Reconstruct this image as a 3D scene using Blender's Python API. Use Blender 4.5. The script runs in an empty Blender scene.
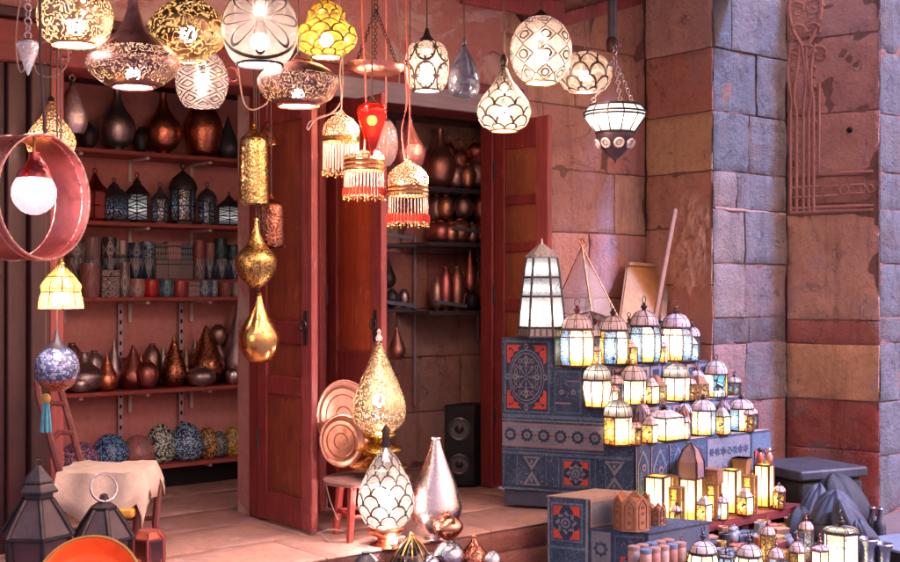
import bpy, math, random
from mathutils import Vector, Matrix, noise
random.seed(7)
PI = math.pi
sc = bpy.context.scene
COL = sc.collection
# ------------------------------------------------------------------ camera frame -> world
F = 1225.0
FW, RT = (0.6315, 0.7754), (0.7754, -0.6315)
ZC = 1.6
def W(px, py, d):
    r = (px - 450) / F * d
    return Vector((FW[0]*d + RT[0]*r, FW[1]*d + RT[1]*r, ZC + (288 - py)/F*d))
def dY(px, Y): return Y / (FW[1] + RT[1]*(px-450)/F)
def dX(px, X): return X / (FW[0] + RT[0]*(px-450)/F)
def dZ(py, z): return (ZC - z)*F/(py-288)
def onY(px, py, Y): return W(px, py, dY(px, Y))
def onX(px, py, X): return W(px, py, dX(px, X))
def onZ(px, py, z): return W(px, py, dZ(py, z))
# ------------------------------------------------------------------ mesh builder
class MB:
    def __init__(s): s.v=[]; s.f=[]; s.uv=[]; s.mi=[]; s.col=None; s.m=0
    def add(s, vs, fs, uvs=None, mi=None):
        b=len(s.v); s.v += [tuple(v) for v in vs]
        for k,f in enumerate(fs):
            s.f.append([b+i for i in f]); s.uv.append(uvs[k] if uvs else [(0,0)]*len(f)); s.mi.append(s.m if mi is None else mi)
        return s
    def box(s, a, b):
        x0,y0,z0=a; x1,y1,z1=b
        return s.hexa([(x0,y0,z0),(x1,y0,z0),(x1,y1,z0),(x0,y1,z0),(x0,y0,z1),(x1,y0,z1),(x1,y1,z1),(x0,y1,z1)])
    def hexa(s, v):
        fs=[(3,2,1,0),(4,5,6,7),(0,1,5,4),(1,2,6,5),(2,3,7,6),(3,0,4,7)]
        return s.add(v, fs, [[(0,0),(1,0),(1,1),(0,1)]]*6)
    def obox(s, c, ax, ay, az):
        c=Vector(c); ax=Vector(ax); ay=Vector(ay); az=Vector(az)
        return s.hexa([c-ax-ay-az,c+ax-ay-az,c+ax+ay-az,c-ax+ay-az,c-ax-ay+az,c+ax-ay+az,c+ax+ay+az,c-ax+ay+az])
    def lathe(s, prof, seg=28, c=(0,0,0), lobes=0, lobe=0.0, rot=0.0, close=True, M=None, twist=0.0, sx=1, sy=1):
        vs=[];n=len(prof); L=[0]
        for i in range(1,n): L.append(L[-1]+math.hypot(prof[i][0]-prof[i-1][0],prof[i][1]-prof[i-1][1]))
        T=L[-1] or 1
        for i,(r,z) in enumerate(prof):
            for k in range(seg):
                a=2*PI*k/seg+rot+twist*z
                rr=r*(1+lobe*math.cos(lobes*a)) if lobes else r
                v=Vector((c[0]+rr*math.cos(a)*sx, c[1]+rr*math.sin(a)*sy, c[2]+z)); vs.append(M@v if M else v)
        fs=[];uv=[]
        for i in range(n-1):
            for k in range(seg):
                k2=(k+1)%seg
                fs.append((i*seg+k,i*seg+k2,(i+1)*seg+k2,(i+1)*seg+k))
                uv.append([(k/seg,L[i]/T),((k+1)/seg,L[i]/T),((k+1)/seg,L[i+1]/T),(k/seg,L[i+1]/T)])
        if close:
            if prof[0][0]>1e-5: fs.append(tuple(range(seg-1,-1,-1))); uv.append([(0.5,0)]*seg)
            if prof[-1][0]>1e-5: fs.append(tuple((n-1)*seg+k for k in range(seg))); uv.append([(0.5,1)]*seg)
        return s.add(vs,fs,uv)
    def tube(s, pts, r, seg=6, r2=None):
        pts=[Vector(p) for p in pts]; n=len(pts); vs=[]
        up=Vector((0,0,1))
        for i,p in enumerate(pts):
            t=(pts[min(i+1,n-1)]-pts[max(i-1,0)]).normalized()
            a=t.cross(up if abs(t.z)<.95 else Vector((1,0,0))).normalized(); b=t.cross(a)
            rr = r if r2 is None else r+(r2-r)*i/(n-1)
            for k in range(seg):
                q=2*PI*k/seg; vs.append(p+a*rr*math.cos(q)+b*rr*math.sin(q))
        fs=[(i*seg+k,i*seg+(k+1)%seg,(i+1)*seg+(k+1)%seg,(i+1)*seg+k) for i in range(n-1) for k in range(seg)]
        fs+= [tuple(range(seg-1,-1,-1)), tuple((n-1)*seg+k for k in range(seg))]
        return s.add(vs,fs)
    def ring(s, c, R, r, M=None, seg=24, sg=6):
        vs=[]; c=Vector(c)
        for i in range(seg):
            a=2*PI*i/seg
            for k in range(sg):
                b=2*PI*k/sg; v=Vector(((R+r*math.cos(b))*math.cos(a),(R+r*math.cos(b))*math.sin(a),r*math.sin(b)))
                vs.append(c+(M@v if M else v))
        fs=[(i*sg+k,((i+1)%seg)*sg+k,((i+1)%seg)*sg+(k+1)%sg,i*sg+(k+1)%sg) for i in range(seg) for k in range(sg)]
        return s.add(vs,fs)
    def ball(s, c, r, seg=16, n=10, sz=1):
        return s.lathe([(r*math.sin(PI*i/n)+1e-6, -r*sz*math.cos(PI*i/n)) for i in range(n+1)], seg, c, close=False)
    def prism(s, poly, off):        # planar polygon extruded by off
        n=len(poly); off=Vector(off); P=[Vector(p) for p in poly]
        fs=[tuple(range(n)), tuple(range(2*n-1,n-1,-1))]+[(i,(i+1)%n,n+(i+1)%n,n+i) for i in range(n)]
        return s.add(P+[p+off for p in P], fs)
    def build(s, name, mats, parent=None, smooth=True, bevel=0, loc=None):
        me=bpy.data.meshes.new(name); me.from_pydata(s.v,[],s.f)
        ul=me.uv_layers.new(name='UVMap'); flat=[c for f in s.uv for p in f for c in p]
        ul.data.foreach_set('uv',flat)
        if not isinstance(mats,(list,tuple)): mats=[mats]
        for m in mats: me.materials.append(m)
        if len(mats)>1: me.polygons.foreach_set('material_index',s.mi)
        if s.col is not None:
            ca=me.color_attributes.new('Col','FLOAT_COLOR','POINT')
            ca.data.foreach_set('color',[c for q in s.col for c in q])
        me.validate()
        if smooth:
            me.polygons.foreach_set('use_smooth',[True]*len(me.polygons))
            me.set_sharp_from_angle(angle=math.radians(38))
        me.update()
        o=bpy.data.objects.new(name,me); COL.objects.link(o)
        if parent: o.parent=parent
        if loc is not None: o.location=loc
        if bevel:
            b=o.modifiers.new('edge_wear','BEVEL'); b.width=bevel; b.segments=2; b.limit_method='ANGLE'
        return o
def tag(o,label,cat,group=None):
    o['label']=label; o['category']=cat
    if group: o['group']=group
    return o
def thing(name,label,cat,loc=(0,0,0),group=None,rz=0):
    o=bpy.data.objects.new(name,None); o.empty_display_size=.05; COL.objects.link(o); o.location=loc; o.rotation_euler=(0,0,rz)
    return tag(o,label,cat,group)
def struct(o): o['kind']='structure'; return o
def copy_thing(root, loc, label, rz=0):
    c=root.copy(); COL.objects.link(c); c.location=loc; c.rotation_euler=(0,0,rz); c['label']=label
    for ch in root.children:
        k=ch.copy(); COL.objects.link(k); k.parent=c
        for g in ch.children:
            q=g.copy(); COL.objects.link(q); q.parent=k
    return c
def smoothp(prof, n=4):            # Catmull-Rom through (r,z)
    out=[]; P=prof
    for i in range(len(P)-1):
        p0=P[max(i-1,0)];p1=P[i];p2=P[i+1];p3=P[min(i+2,len(P)-1)]
        for k in range(n):
            t=k/n
            out.append(tuple(.5*((2*p1[j])+(-p0[j]+p2[j])*t+(2*p0[j]-5*p1[j]+4*p2[j]-p3[j])*t*t+(-p0[j]+3*p1[j]-3*p2[j]+p3[j])*t**3) for j in (0,1)))
    out.append(P[-1]); return [(max(r,1e-4),z) for r,z in out]
def scl(prof,R,H): return [(r*R,z*H) for r,z in prof]
# ------------------------------------------------------------------ materials
class NT:
    def __init__(s,name):
        s.m=bpy.data.materials.new(name); s.m.use_nodes=True; s.t=s.m.node_tree; s.t.nodes.clear()
        s.out=s.t.nodes.new('ShaderNodeOutputMaterial')
    def n(s,typ,ins=None,**kw):
        k=s.t.nodes.new('ShaderNode'+typ)
        for a,b in kw.items(): setattr(k,a,b)
        for a,b in (ins or {}).items(): s.set(k.inputs[a],b)
        return k
    def set(s,inp,b):
        if isinstance(b,bpy.types.NodeSocket): s.t.links.new(b,inp)
        elif isinstance(b,bpy.types.Node): s.t.links.new(b.outputs[0],inp)
        else:
            if inp.type=='RGBA' and len(b)==3: b=(*b,1)
            inp.default_value=b
    def ma(s,op,a,b=None,c=None):
        k=s.t.nodes.new('ShaderNodeMath'); k.operation=op
        s.set(k.inputs[0],a)
        if b is not None: s.set(k.inputs[1],b)
        if c is not None: s.set(k.inputs[2],c)
        return k.outputs[0]
    def mix(s,f,a,b):
        k=s.t.nodes.new('ShaderNodeMix'); k.data_type='RGBA'
        s.set(k.inputs[0],f); s.set(k.inputs[6],a); s.set(k.inputs[7],b); return k.outputs[2]
    def coord(s,k='Object'): return s.n('TexCoord').outputs[k]
    def noise(s,scale,detail=4,rough=.6,vec=None,dist=0):
        return s.n('TexNoise',{'Vector':vec if vec else s.coord(),'Scale':scale,'Detail':detail,'Roughness':rough,'Distortion':dist}).outputs['Fac']
    def ramp(s,f,lo,hi):
        return s.n('MapRange',{'Value':f,'From Min':lo,'From Max':hi}).outputs[0]
    def bump(s,h,st=.3,dist=.01): return s.n('Bump',{'Height':h,'Strength':st,'Distance':dist}).outputs[0]
    def done(s,sh): s.t.links.new(sh.outputs[0] if isinstance(sh,bpy.types.Node) else sh,s.out.inputs[0]); return s.m
MATS={}
def cached(fn):
    def g(*a,**k):
        key=(fn.__name__,a,tuple(sorted(k.items())))
        if key not in MATS: MATS[key]=fn(*a,**k)
        return MATS[key]
    return g
@cached
def surf(c1,c2,scale=8,rough=.6,metal=0,bump=.25,bscale=40,detail=5,spec=.5,stretch=None,bdist=.006):
    t=NT('surface'); v=t.coord()
    if stretch: v=t.n('Mapping',{'Vector':v,'Scale':stretch}).outputs[0]
    f=t.ramp(t.noise(scale,detail,.65,v),.32,.68)
    g=t.noise(bscale,4,.6,v)
    col=t.mix(f,c1,c2)
    col=t.mix(t.ma('MULTIPLY',t.ramp(g,.45,.8),.35),col,tuple(x*.45 for x in c1))
    r=t.ma('ADD',t.ma('MULTIPLY',g,.25),rough-.12)
    return t.done(t.n('BsdfPrincipled',{'Base Color':col,'Roughness':r,'Metallic':metal,'Specular IOR Level':spec,'Normal':t.bump(g,bump,bdist)}))
@cached
def metal(c1,c2,rough=.32,hammer=60,st=.35,tarn=.35,eng=0):
    t=NT('metal'); v=t.coord()
    f=t.ramp(t.noise(9,5,.65,v),.3,.7)
    vo=t.n('TexVoronoi',{'Vector':v,'Scale':hammer}).outputs['Distance']
    g=t.noise(30,3,.6,v)
    col=t.mix(f,c1,c2)
    col=t.mix(t.ma('MULTIPLY',t.ramp(g,.5,.75),tarn),col,tuple(x*.25 for x in c1))
    h=vo
    if eng:
        nz=t.noise(eng,1,.5,v,.6); w=t.ma('PINGPONG',t.ma('MULTIPLY',nz,5.0),.5)
        k=t.ramp(w,.2,.3); h=t.ma('ADD',vo,k)
        col=t.mix(t.ma('MULTIPLY',t.ma('SUBTRACT',1.0,k),.75),col,tuple(x*.12 for x in c1))
    r=t.ma('ADD',t.ma('MULTIPLY',g,.3),rough-.14)
    return t.done(t.n('BsdfPrincipled',{'Base Color':col,'Roughness':r,'Metallic':1.0,'Normal':t.bump(h,st,.004)}))
@cached
def stone(rough=.85,bst=1.0):
    t=NT('stone'); v=t.coord()
    a=t.n('VertexColor',layer_name='Col').outputs[0]
    n1=t.ramp(t.noise(3.2,6,.65,v,.4),.3,.72); n2=t.noise(22,6,.7,v); n3=t.noise(90,3,.6,v)
    c=t.mix(t.ma('MULTIPLY',n1,.5),a,t.n('HueSaturation',{'Hue':.515,'Saturation':.85,'Value':1.35,'Color':a}).outputs[0])
    c=t.mix(t.ma('MULTIPLY',t.ramp(n2,.5,.75),.55),c,t.n('HueSaturation',{'Saturation':1.1,'Value':.5,'Color':a}).outputs[0])
    pit=t.ramp(t.n('TexVoronoi',{'Vector':v,'Scale':26.0}).outputs['Distance'],.04,.16)
    pm=t.ma('MULTIPLY',t.ma('SUBTRACT',1.0,pit),t.ramp(n1,.55,.8))
    c=t.mix(t.ma('MULTIPLY',pm,.3),c,(.10,.05,.05))
    big=t.noise(1.15,5,.7,v,.9); b2=t.noise(1.7,5,.7,t.n('Mapping',{'Vector':v,'Location':(7,3,1)}).outputs[0],.6)
    lum=t.n('SeparateColor',{'Color':a}).outputs[0]
    tint=t.n('CombineColor',{'Red':t.ma('MULTIPLY',lum,1.22),'Green':t.ma('MULTIPLY',lum,.66),'Blue':t.ma('MULTIPLY',lum,.40)}).outputs[0]
    tin2=t.n('CombineColor',{'Red':t.ma('MULTIPLY',lum,.86),'Green':t.ma('MULTIPLY',lum,.58),'Blue':t.ma('MULTIPLY',lum,.60)}).outputs[0]
    c=t.mix(t.ma('MULTIPLY',t.ramp(big,.5,.62),.38),c,tint); c=t.mix(t.ma('MULTIPLY',t.ramp(b2,.54,.60),.6),c,tin2)
    fl=t.ramp(t.noise(5.5,7,.75,v,.5),.60,.63); c=t.mix(t.ma('MULTIPLY',fl,.6),c,t.n('HueSaturation',{'Saturation':.75,'Value':1.45,'Color':a}).outputs[0])
    sk=t.ramp(t.noise(1.0,5,.7,t.n('Mapping',{'Vector':v,'Scale':(7,7,.7)}).outputs[0],.3),.52,.68); c=t.mix(t.ma('MULTIPLY',sk,.5),c,t.n('HueSaturation',{'Saturation':1.05,'Value':.42,'Color':a}).outputs[0])
    n2=t.ma('ADD',n2,t.ma('MULTIPLY',fl,.5))
    h=t.ma('ADD',t.ma('ADD',n2,t.ma('MULTIPLY',n3,.35)),t.ma('MULTIPLY',pm,-.8))
    return t.done(t.n('BsdfPrincipled',{'Base Color':c,'Roughness':rough,'Specular IOR Level':.3,'Normal':t.bump(h,bst,.02)}))
@cached
def emit(c,st):
    t=NT('glowing'); return t.done(t.n('Emission',{'Color':c,'Strength':st}))
def _pattern(t,kind,a,b,w):
    """1 = line / metal, 0 = glass / hole"""
    if kind in('filigree','mosaic','cells'):
        v=t.coord()
        if kind=='filigree':
            nz=t.noise(a,1.5,.5,v,.5); p=t.ma('PINGPONG',t.ma('MULTIPLY',nz,b),.5)
            return t.ma('SUBTRACT',1.0,t.ramp(p,w-.03,w+.03))
        vo=t.n('TexVoronoi',{'Vector':v,'Scale':a,'Randomness':b},feature='DISTANCE_TO_EDGE').outputs['Distance']
        return t.ma('SUBTRACT',1.0,t.ramp(vo,w*.7,w))
    sp=t.n('SeparateXYZ',{'Vector':t.coord('UV')}); u=t.ma('MULTIPLY',sp.outputs[0],a); v=t.ma('MULTIPLY',sp.outputs[1],b)
    if kind=='scales':
        y=t.ma('MULTIPLY',v,2.0); j=t.ma('FLOOR',y); fy=t.ma('SUBTRACT',y,j)
        o=t.ma('MULTIPLY',t.ma('MODULO',j,2.0),.5)
        dx=t.ma('SUBTRACT',t.ma('FRACT',t.ma('ADD',u,o)),.5)
        d=t.ma('SQRT',t.ma('ADD',t.ma('MULTIPLY',dx,dx),t.ma('MULTIPLY',t.ma('MULTIPLY',fy,fy),.25)))
        return t.ma('SUBTRACT',1.0,t.ramp(t.ma('ABSOLUTE',t.ma('SUBTRACT',d,.475)),w*.6,w))
    fx=t.ma('SUBTRACT',t.ma('FRACT',u),.5); fy=t.ma('SUBTRACT',t.ma('FRACT',v),.5)
    r=t.ma('SQRT',t.ma('ADD',t.ma('MULTIPLY',fx,fx),t.ma('MULTIPLY',fy,fy)))
    if kind=='daisy':
        an=t.ma('ARCTAN2',fy,fx); rp=t.ma('MULTIPLY',t.ma('ABSOLUTE',t.ma('COSINE',t.ma('MULTIPLY',an,4.0))),.4)
        l1=t.ramp(t.ma('ABSOLUTE',t.ma('SUBTRACT',r,rp)),w*.5,w)
        l2=t.ramp(t.ma('ABSOLUTE',t.ma('SUBTRACT',r,.46)),w*.5,w)
        return t.ma('SUBTRACT',1.0,t.ma('MINIMUM',l1,l2))
    if kind=='lattice':
        s1=t.ma('ABSOLUTE',t.ma('SUBTRACT',t.ma('FRACT',t.ma('ADD',u,v)),.5)); s2=t.ma('ABSOLUTE',t.ma('SUBTRACT',t.ma('FRACT',t.ma('SUBTRACT',u,v)),.5))
        s1=t.ma('SUBTRACT',.5,s1); s2=t.ma('SUBTRACT',.5,s2)
        l=t.ma('MINIMUM',s1,s2)
        dm=t.ma('ABSOLUTE',t.ma('SUBTRACT',l,.27))
        return t.ma('SUBTRACT',1.0,t.ramp(t.ma('MINIMUM',l,dm),w*.6,w))
    if kind=='rings':
        s1=t.ma('ABSOLUTE',t.ma('SUBTRACT',r,.2)); s2=t.ma('ABSOLUTE',t.ma('SUBTRACT',t.ma('ADD',t.ma('ABSOLUTE',fx),t.ma('ABSOLUTE',fy)),.46))
        return t.ma('SUBTRACT',1.0,t.ramp(t.ma('MINIMUM',s1,s2),w*.6,w))
    if kind=='dots': return t.ramp(r,w,w+.06)
    if kind=='panes':
        s1=t.ma('SUBTRACT',.5,t.ma('ABSOLUTE',fx)); s2=t.ma('SUBTRACT',.5,t.ma('ABSOLUTE',fy))
        return t.ma('SUBTRACT',1.0,t.ramp(t.ma('MINIMUM',s1,s2),w*.6,w))
    return t.ma('MULTIPLY',u,0.0)
@cached
def shade(kind,a,b,w,glass,line=(.05,.035,.03),transp=.3,metal_line=0.3):
    """glass shade: dark lead lines over milky, partly see-through glass lit from inside"""
    t=NT('lit_glass'); p=_pattern(t,kind,a,b,w)
    nv=t.ramp(t.noise(40,3,.6),.25,.75)
    gc=t.mix(nv,tuple(x*TRL for x in glass),tuple(x*TRL*.7 for x in glass))
    tr=t.n('BsdfTranslucent',{'Color':gc}); df=t.n('BsdfDiffuse',{'Color':gc})
    m1=t.n('MixShader',{0:.3,1:tr,2:df}); tp=t.n('BsdfTransparent',{'Color':glass})
    m2=t.n('MixShader',{0:transp,1:m1,2:tp}); gl=t.n('BsdfGlossy',{'Roughness':.15})
    m3=t.n('MixShader',{0:.06,1:m2,2:gl})
    ln=t.n('BsdfPrincipled',{'Base Color':line,'Roughness':.45,'Metallic':metal_line,'Normal':t.bump(p,.5,.004)})
    return t.done(t.n('MixShader',{0:p,1:m3,2:ln}))
@cached
def pierced(kind,a,b,w,c1,rough=.3,lo=-1.0,hi=2.0,glow=(.16,.10,.045)):
    """sheet metal pierced through between the heights lo..hi (fraction of the profile)"""
    t=NT('pierced_metal'); p=_pattern(t,kind,a,b,w)
    vv=t.n('SeparateXYZ',{'Vector':t.coord('UV')}).outputs[1]
    band=t.ma('MULTIPLY',t.ma('GREATER_THAN',vv,lo),t.ma('LESS_THAN',vv,hi))
    hole=t.ma('MULTIPLY',t.ma('SUBTRACT',1.0,p),band)
    g=t.noise(25,4,.6); col=t.mix(t.ramp(g,.4,.7),c1,tuple(x*.5 for x in c1))
    bk=t.n('NewGeometry').outputs['Backfacing']; col=t.mix(bk,col,(.02,.012,.01))
    me=t.n('BsdfPrincipled',{'Base Color':col,'Roughness':t.ma('ADD',t.ma('MULTIPLY',g,.25),rough),'Metallic':t.ma('SUBTRACT',.9,t.ma('MULTIPLY',bk,.9)),'Normal':t.bump(p,.25,.003)})
    ho=t.n('MixShader',{0:.55,1:t.n('BsdfTransparent'),2:t.n('BsdfTranslucent',{'Color':glow})})
    return t.done(t.n('MixShader',{0:hole,1:me,2:ho}))
LIT=.60; TRL=.042
@cached
def pane(c1,c2,st,kind='cells',a=30.0,b=1.0,w=.06,line=(.03,.02,.02)):
    """a lit stained glass pane: glows in two glass colours with dark leading"""
    t=NT('lit_pane'); p=_pattern(t,kind,a,b,w)
    v=t.n('SeparateXYZ',{'Vector':t.coord('UV')}).outputs[1]
    f=t.ramp(t.ma('ADD',v,t.ma('MULTIPLY',t.ma('SUBTRACT',t.noise(14,3),.5),.7)),.1,.45)
    uu=t.ma('SUBTRACT',t.ma('FRACT',t.n('SeparateXYZ',{'Vector':t.coord('UV')}).outputs[0]),.5); vv=t.ma('SUBTRACT',v,.42)
    rr=t.ma('ADD',t.ma('MULTIPLY',t.ma('MULTIPLY',uu,uu),2.2),t.ma('MULTIPLY',t.ma('MULTIPLY',vv,vv),4.5))
    hot=t.ma('ADD',.10,t.ma('DIVIDE',1.35,t.ma('ADD',1.0,t.ma('MULTIPLY',rr,11.0))))
    hot=t.ma('MULTIPLY',hot,t.ma('ADD',.7,t.ma('MULTIPLY',t.noise(28,3,.6),.6)))
    e=t.n('Emission',{'Color':t.mix(f,c2,c1),'Strength':t.ma('MULTIPLY',hot,st*LIT)})
    gl=t.n('BsdfGlossy',{'Roughness':.2}); m=t.n('MixShader',{0:.08,1:e,2:gl})
    return t.done(t.n('MixShader',{0:p,1:m,2:t.n('BsdfPrincipled',{'Base Color':line,'Roughness':.5})}))
@cached
def glass(c=(.9,.9,.95),al=.25,rough=.05):
    t=NT('clear_glass')
    fr=t.n('LayerWeight',{'Blend':.35}).outputs['Facing']
    g=t.n('BsdfGlossy',{'Color':c,'Roughness':rough}); tp=t.n('BsdfTransparent',{'Color':c}); df=t.n('BsdfDiffuse',{'Color':c})
    m=t.n('MixShader',{0:t.ma('ADD',t.ma('MULTIPLY',fr,.5),.06),1:tp,2:g})
    return t.done(t.n('MixShader',{0:al*.5,1:m,2:df}))
@cached
def patterned(kind,a,b,w,c1,c2,rough=.5,metal_=0.0):
    t=NT('patterned'); p=_pattern(t,kind,a,b,w); g=t.noise(30,4,.6)
    col=t.mix(p,c1,c2); col=t.mix(t.ma('MULTIPLY',g,.4),col,tuple(x*.5 for x in c1))
    return t.done(t.n('BsdfPrincipled',{'Base Color':col,'Roughness':rough,'Metallic':metal_,'Normal':t.bump(t.ma('ADD',p,g),.35,.004)}))
@cached
def woodm(c,dark,rough,st,bump):
    t=NT('painted_wood'); o=t.coord(); v=t.n('Mapping',{'Vector':o,'Scale':st}).outputs[0]
    gr=t.noise(3.0,6,.65,v); fine=t.noise(11,5,.65,v)
    col=t.mix(t.ramp(gr,.3,.7),c,tuple(x*dark for x in c))
    dirt=t.ramp(t.noise(3.5,6,.7,o,.6),.5,.72); col=t.mix(t.ma('MULTIPLY',dirt,.55),col,tuple(x*.28+.004 for x in c))
    chip=t.ramp(t.ma('ADD',t.ma('MULTIPLY',t.noise(9,5,.7,v),.6),t.ma('MULTIPLY',t.noise(6,4,.6,o),.4)),.575,.60)
    col=t.mix(t.ma('MULTIPLY',chip,.65),col,tuple(min(1,x*1.3+.2*max(c)) for x in c))
    h=t.ma('SUBTRACT',fine,t.ma('MULTIPLY',chip,.5))
    return t.done(t.n('BsdfPrincipled',{'Base Color':col,'Roughness':t.ma('ADD',rough-.1,t.ma('MULTIPLY',fine,.25)),'Normal':t.bump(h,bump,.006)}))
def wood(c,dark=.5,rough=.5,axis='z',bump=.35):
    st={'z':(14,14,1.2),'x':(1.2,14,14),'y':(14,1.2,14)}[axis]
    return woodm(c,dark,rough,st,bump)
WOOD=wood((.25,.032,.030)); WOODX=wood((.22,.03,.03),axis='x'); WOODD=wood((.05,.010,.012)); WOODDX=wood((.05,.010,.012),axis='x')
PANELW=wood((.42,.07,.02),.62,.42); SHELFW=wood((.42,.075,.065),.6,.5,'x'); WOODP=wood((.36,.07,.07),.55)
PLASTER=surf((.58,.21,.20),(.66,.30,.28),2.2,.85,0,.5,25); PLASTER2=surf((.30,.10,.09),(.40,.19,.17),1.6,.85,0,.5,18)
DARKIN=surf((.05,.02,.02),(.08,.03,.03),4,.9)
BRASS=metal((.80,.50,.17),(.62,.34,.10)); GOLD=metal((.86,.60,.22),(.70,.42,.12),.25)
COPPER=metal((.80,.30,.17),(.58,.18,.11),.36); COPPERD=metal((.52,.20,.16),(.36,.12,.11),.42); BRONZE=metal((.48,.31,.27),(.32,.20,.19),.44)
PEWTER=metal((.55,.45,.47),(.38,.30,.33),.44); SILVER=metal((.72,.66,.68),(.55,.48,.50),.33,80,.25,.2); REDM=metal((.55,.12,.12),(.34,.06,.07),.26)
COPENG=metal((.60,.24,.13),(.42,.15,.08),.3,60,.3,.3,34.0); BRASSENG=metal((.80,.52,.18),(.62,.36,.1),.3,60,.3,.3,40.0); PEWENG=metal((.36,.26,.26),(.22,.15,.16),.34,60,.3,.3,36.0)
IRON=surf((.035,.028,.032),(.07,.055,.06),12,.5,.6,.3,60); IRONB=surf((.05,.055,.075),(.09,.09,.11),12,.45,.5,.3,60); BLACK=surf((.005,.004,.005),(.009,.008,.009),10,.6,spec=.25)
CABLE=surf((.36,.25,.24),(.26,.17,.16),10,.6); CABLER=surf((.55,.16,.14),(.45,.1,.1),10,.6); CORDM=surf((.05,.03,.03),(.09,.05,.05),10,.7)
CREAM=surf((.62,.50,.42),(.50,.38,.32),9,.9,0,.4,50); WHITEP=surf((.75,.68,.62),(.6,.5,.48),9,.6)
BULB=lambda s: emit((1.0,.68,.58),s)
BULBW=lambda s: emit((1.0,.80,.78),s)
# ------------------------------------------------------------------ block surfaces (stone courses, paving)
def blocks(mb,O,U,V,N,rects,cols,gap=.007,rough=.006,inset=.02,res=.07,seed=0):
    """every stone its own pillowed, slightly uneven face; joints are the recess between them"""
    O,U,V,N=Vector(O),Vector(U),Vector(V),Vector(N); gap*=.62; inset*=.62
    if mb.col is None: mb.col=[]
    for k,(u0,u1,v0,v1) in enumerate(rects):
        nu=max(3,int((u1-u0)/res)); nv=max(3,int((v1-v0)/res)); off=random.uniform(-.4,1)*rough*.9
        c=cols[k]; vs=[];b=len(mb.v)
        us=[u0+gap,u0+gap*1.15]+[u0+gap*2.6+(u1-u0-gap*5.2)*i/nu for i in range(nu+1)]+[u1-gap*1.15,u1-gap]
        vz=[v0+gap,v0+gap*1.15]+[v0+gap*2.6+(v1-v0-gap*5.2)*i/nv for i in range(nv+1)]+[v1-gap*1.15,v1-gap]
        for j,v in enumerate(vz):
            for i,u in enumerate(us):
                e = i in(0,len(us)-1) or j in(0,len(vz)-1)
                e1= i in(1,len(us)-2) or j in(1,len(vz)-2)
                h=-inset if e else (-.004+off if e1 else off)
                q=O+U*u+V*v
                jit=noise.noise_vector(q*7.0+Vector((seed,0,0)))*gap*.9
                if not e: h+=noise.noise(q*5.0+Vector((seed,3,1)))*rough+noise.noise(q*17.0)*rough*.5
                de=min(u-u0,u1-u,v-v0,v1-v)
                if not e: h-=min(inset*.62,max(0,noise.noise(q*4.3+Vector((seed*3,7,0)))*1.2+noise.noise(q*13)*.5-de*9)*.035)*min(1,rough/.008)
                vs.append(q+N*h+(U*jit.x+V*jit.y)*(1.0 if (e or e1) else .3))
                mb.col.append((*c,1))
        n=len(us)
        fs=[(j*n+i,j*n+i+1,(j+1)*n+i+1,(j+1)*n+i) for j in range(len(vz)-1) for i in range(n-1)]
        mb.add(vs,fs)
    # mortar sheet
    us=[r[0] for r in rects]+[r[1] for r in rects]; vz=[r[2] for r in rects]+[r[3] for r in rects]
    a,b_,c_,d_=min(us),max(us),min(vz),max(vz); h=N*(-inset+.004)
    mb.add([O+U*a+V*c_+h,O+U*b_+V*c_+h,O+U*b_+V*d_+h,O+U*a+V*d_+h],[(0,1,2,3)])
    mb.col+=[(.23,.115,.10,1)]*4
def course(u0,u1,zs,w,seed):
    rnd=random.Random(seed); R=[]
    for i in range(len(zs)-1):
        u=u0; first=True
        while u<u1-1e-4:
            l=rnd.uniform(.7,1.3)*w*(rnd.uniform(.45,.9) if first else 1); first=False
            e=u+l
            if u1-e<w*.4: e=u1
            R.append((u,min(e,u1),zs[i],zs[i+1])); u=e
    return R
SP=[(.50,.25,.21),(.53,.28,.21),(.47,.25,.23),(.55,.31,.23),(.50,.22,.19),(.52,.32,.25)]
def rc(n,seed,pal=SP,dv=.12):
    rnd=random.Random(seed); o=[]
    for _ in range(n):
        c=rnd.choice(pal); k=1+rnd.uniform(-dv,dv); o.append(tuple(x*k for x in c))
    return o
# ================================================================== SETTING
mb=MB(); mb.box((-40,-40,-.3),(40,40,0)); struct(mb.build('street',surf((.10,.075,.08),(.15,.11,.11),1.2,.8,0,.5,14)))
YS=4.95; PZ=.3
mb=MB(); R=[]
for k,(v0,v1) in enumerate([(0,.52),(.52,1.02),(1.02,1.5),(1.5,2.05),(2.05,2.7)]):
    R+=course(0,7.2,[v0,v1],.85,60+k)
blocks(mb,(-.6,YS,PZ),(1,0,0),(0,1,0),(0,0,1),R,rc(len(R),5,[(.40,.22,.20),(.44,.25,.22),(.36,.19,.18),(.46,.27,.24)],.1),.006,.005,.018,.09,4)
nb=len(mb.v); mb.box((-.6,YS+.012,0),(6.6,7.65,PZ-.019)); mb.col+=[(.16,.05,.045,1)]*(len(mb.v)-nb)
struct(mb.build('shop_floor',stone(.62,.4)))
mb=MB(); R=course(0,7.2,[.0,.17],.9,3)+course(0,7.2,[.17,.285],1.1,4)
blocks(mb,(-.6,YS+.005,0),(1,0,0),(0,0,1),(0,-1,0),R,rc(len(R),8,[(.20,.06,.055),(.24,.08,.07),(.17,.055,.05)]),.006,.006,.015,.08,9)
struct(mb.build('step_face',stone(.7,.5)))
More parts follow.
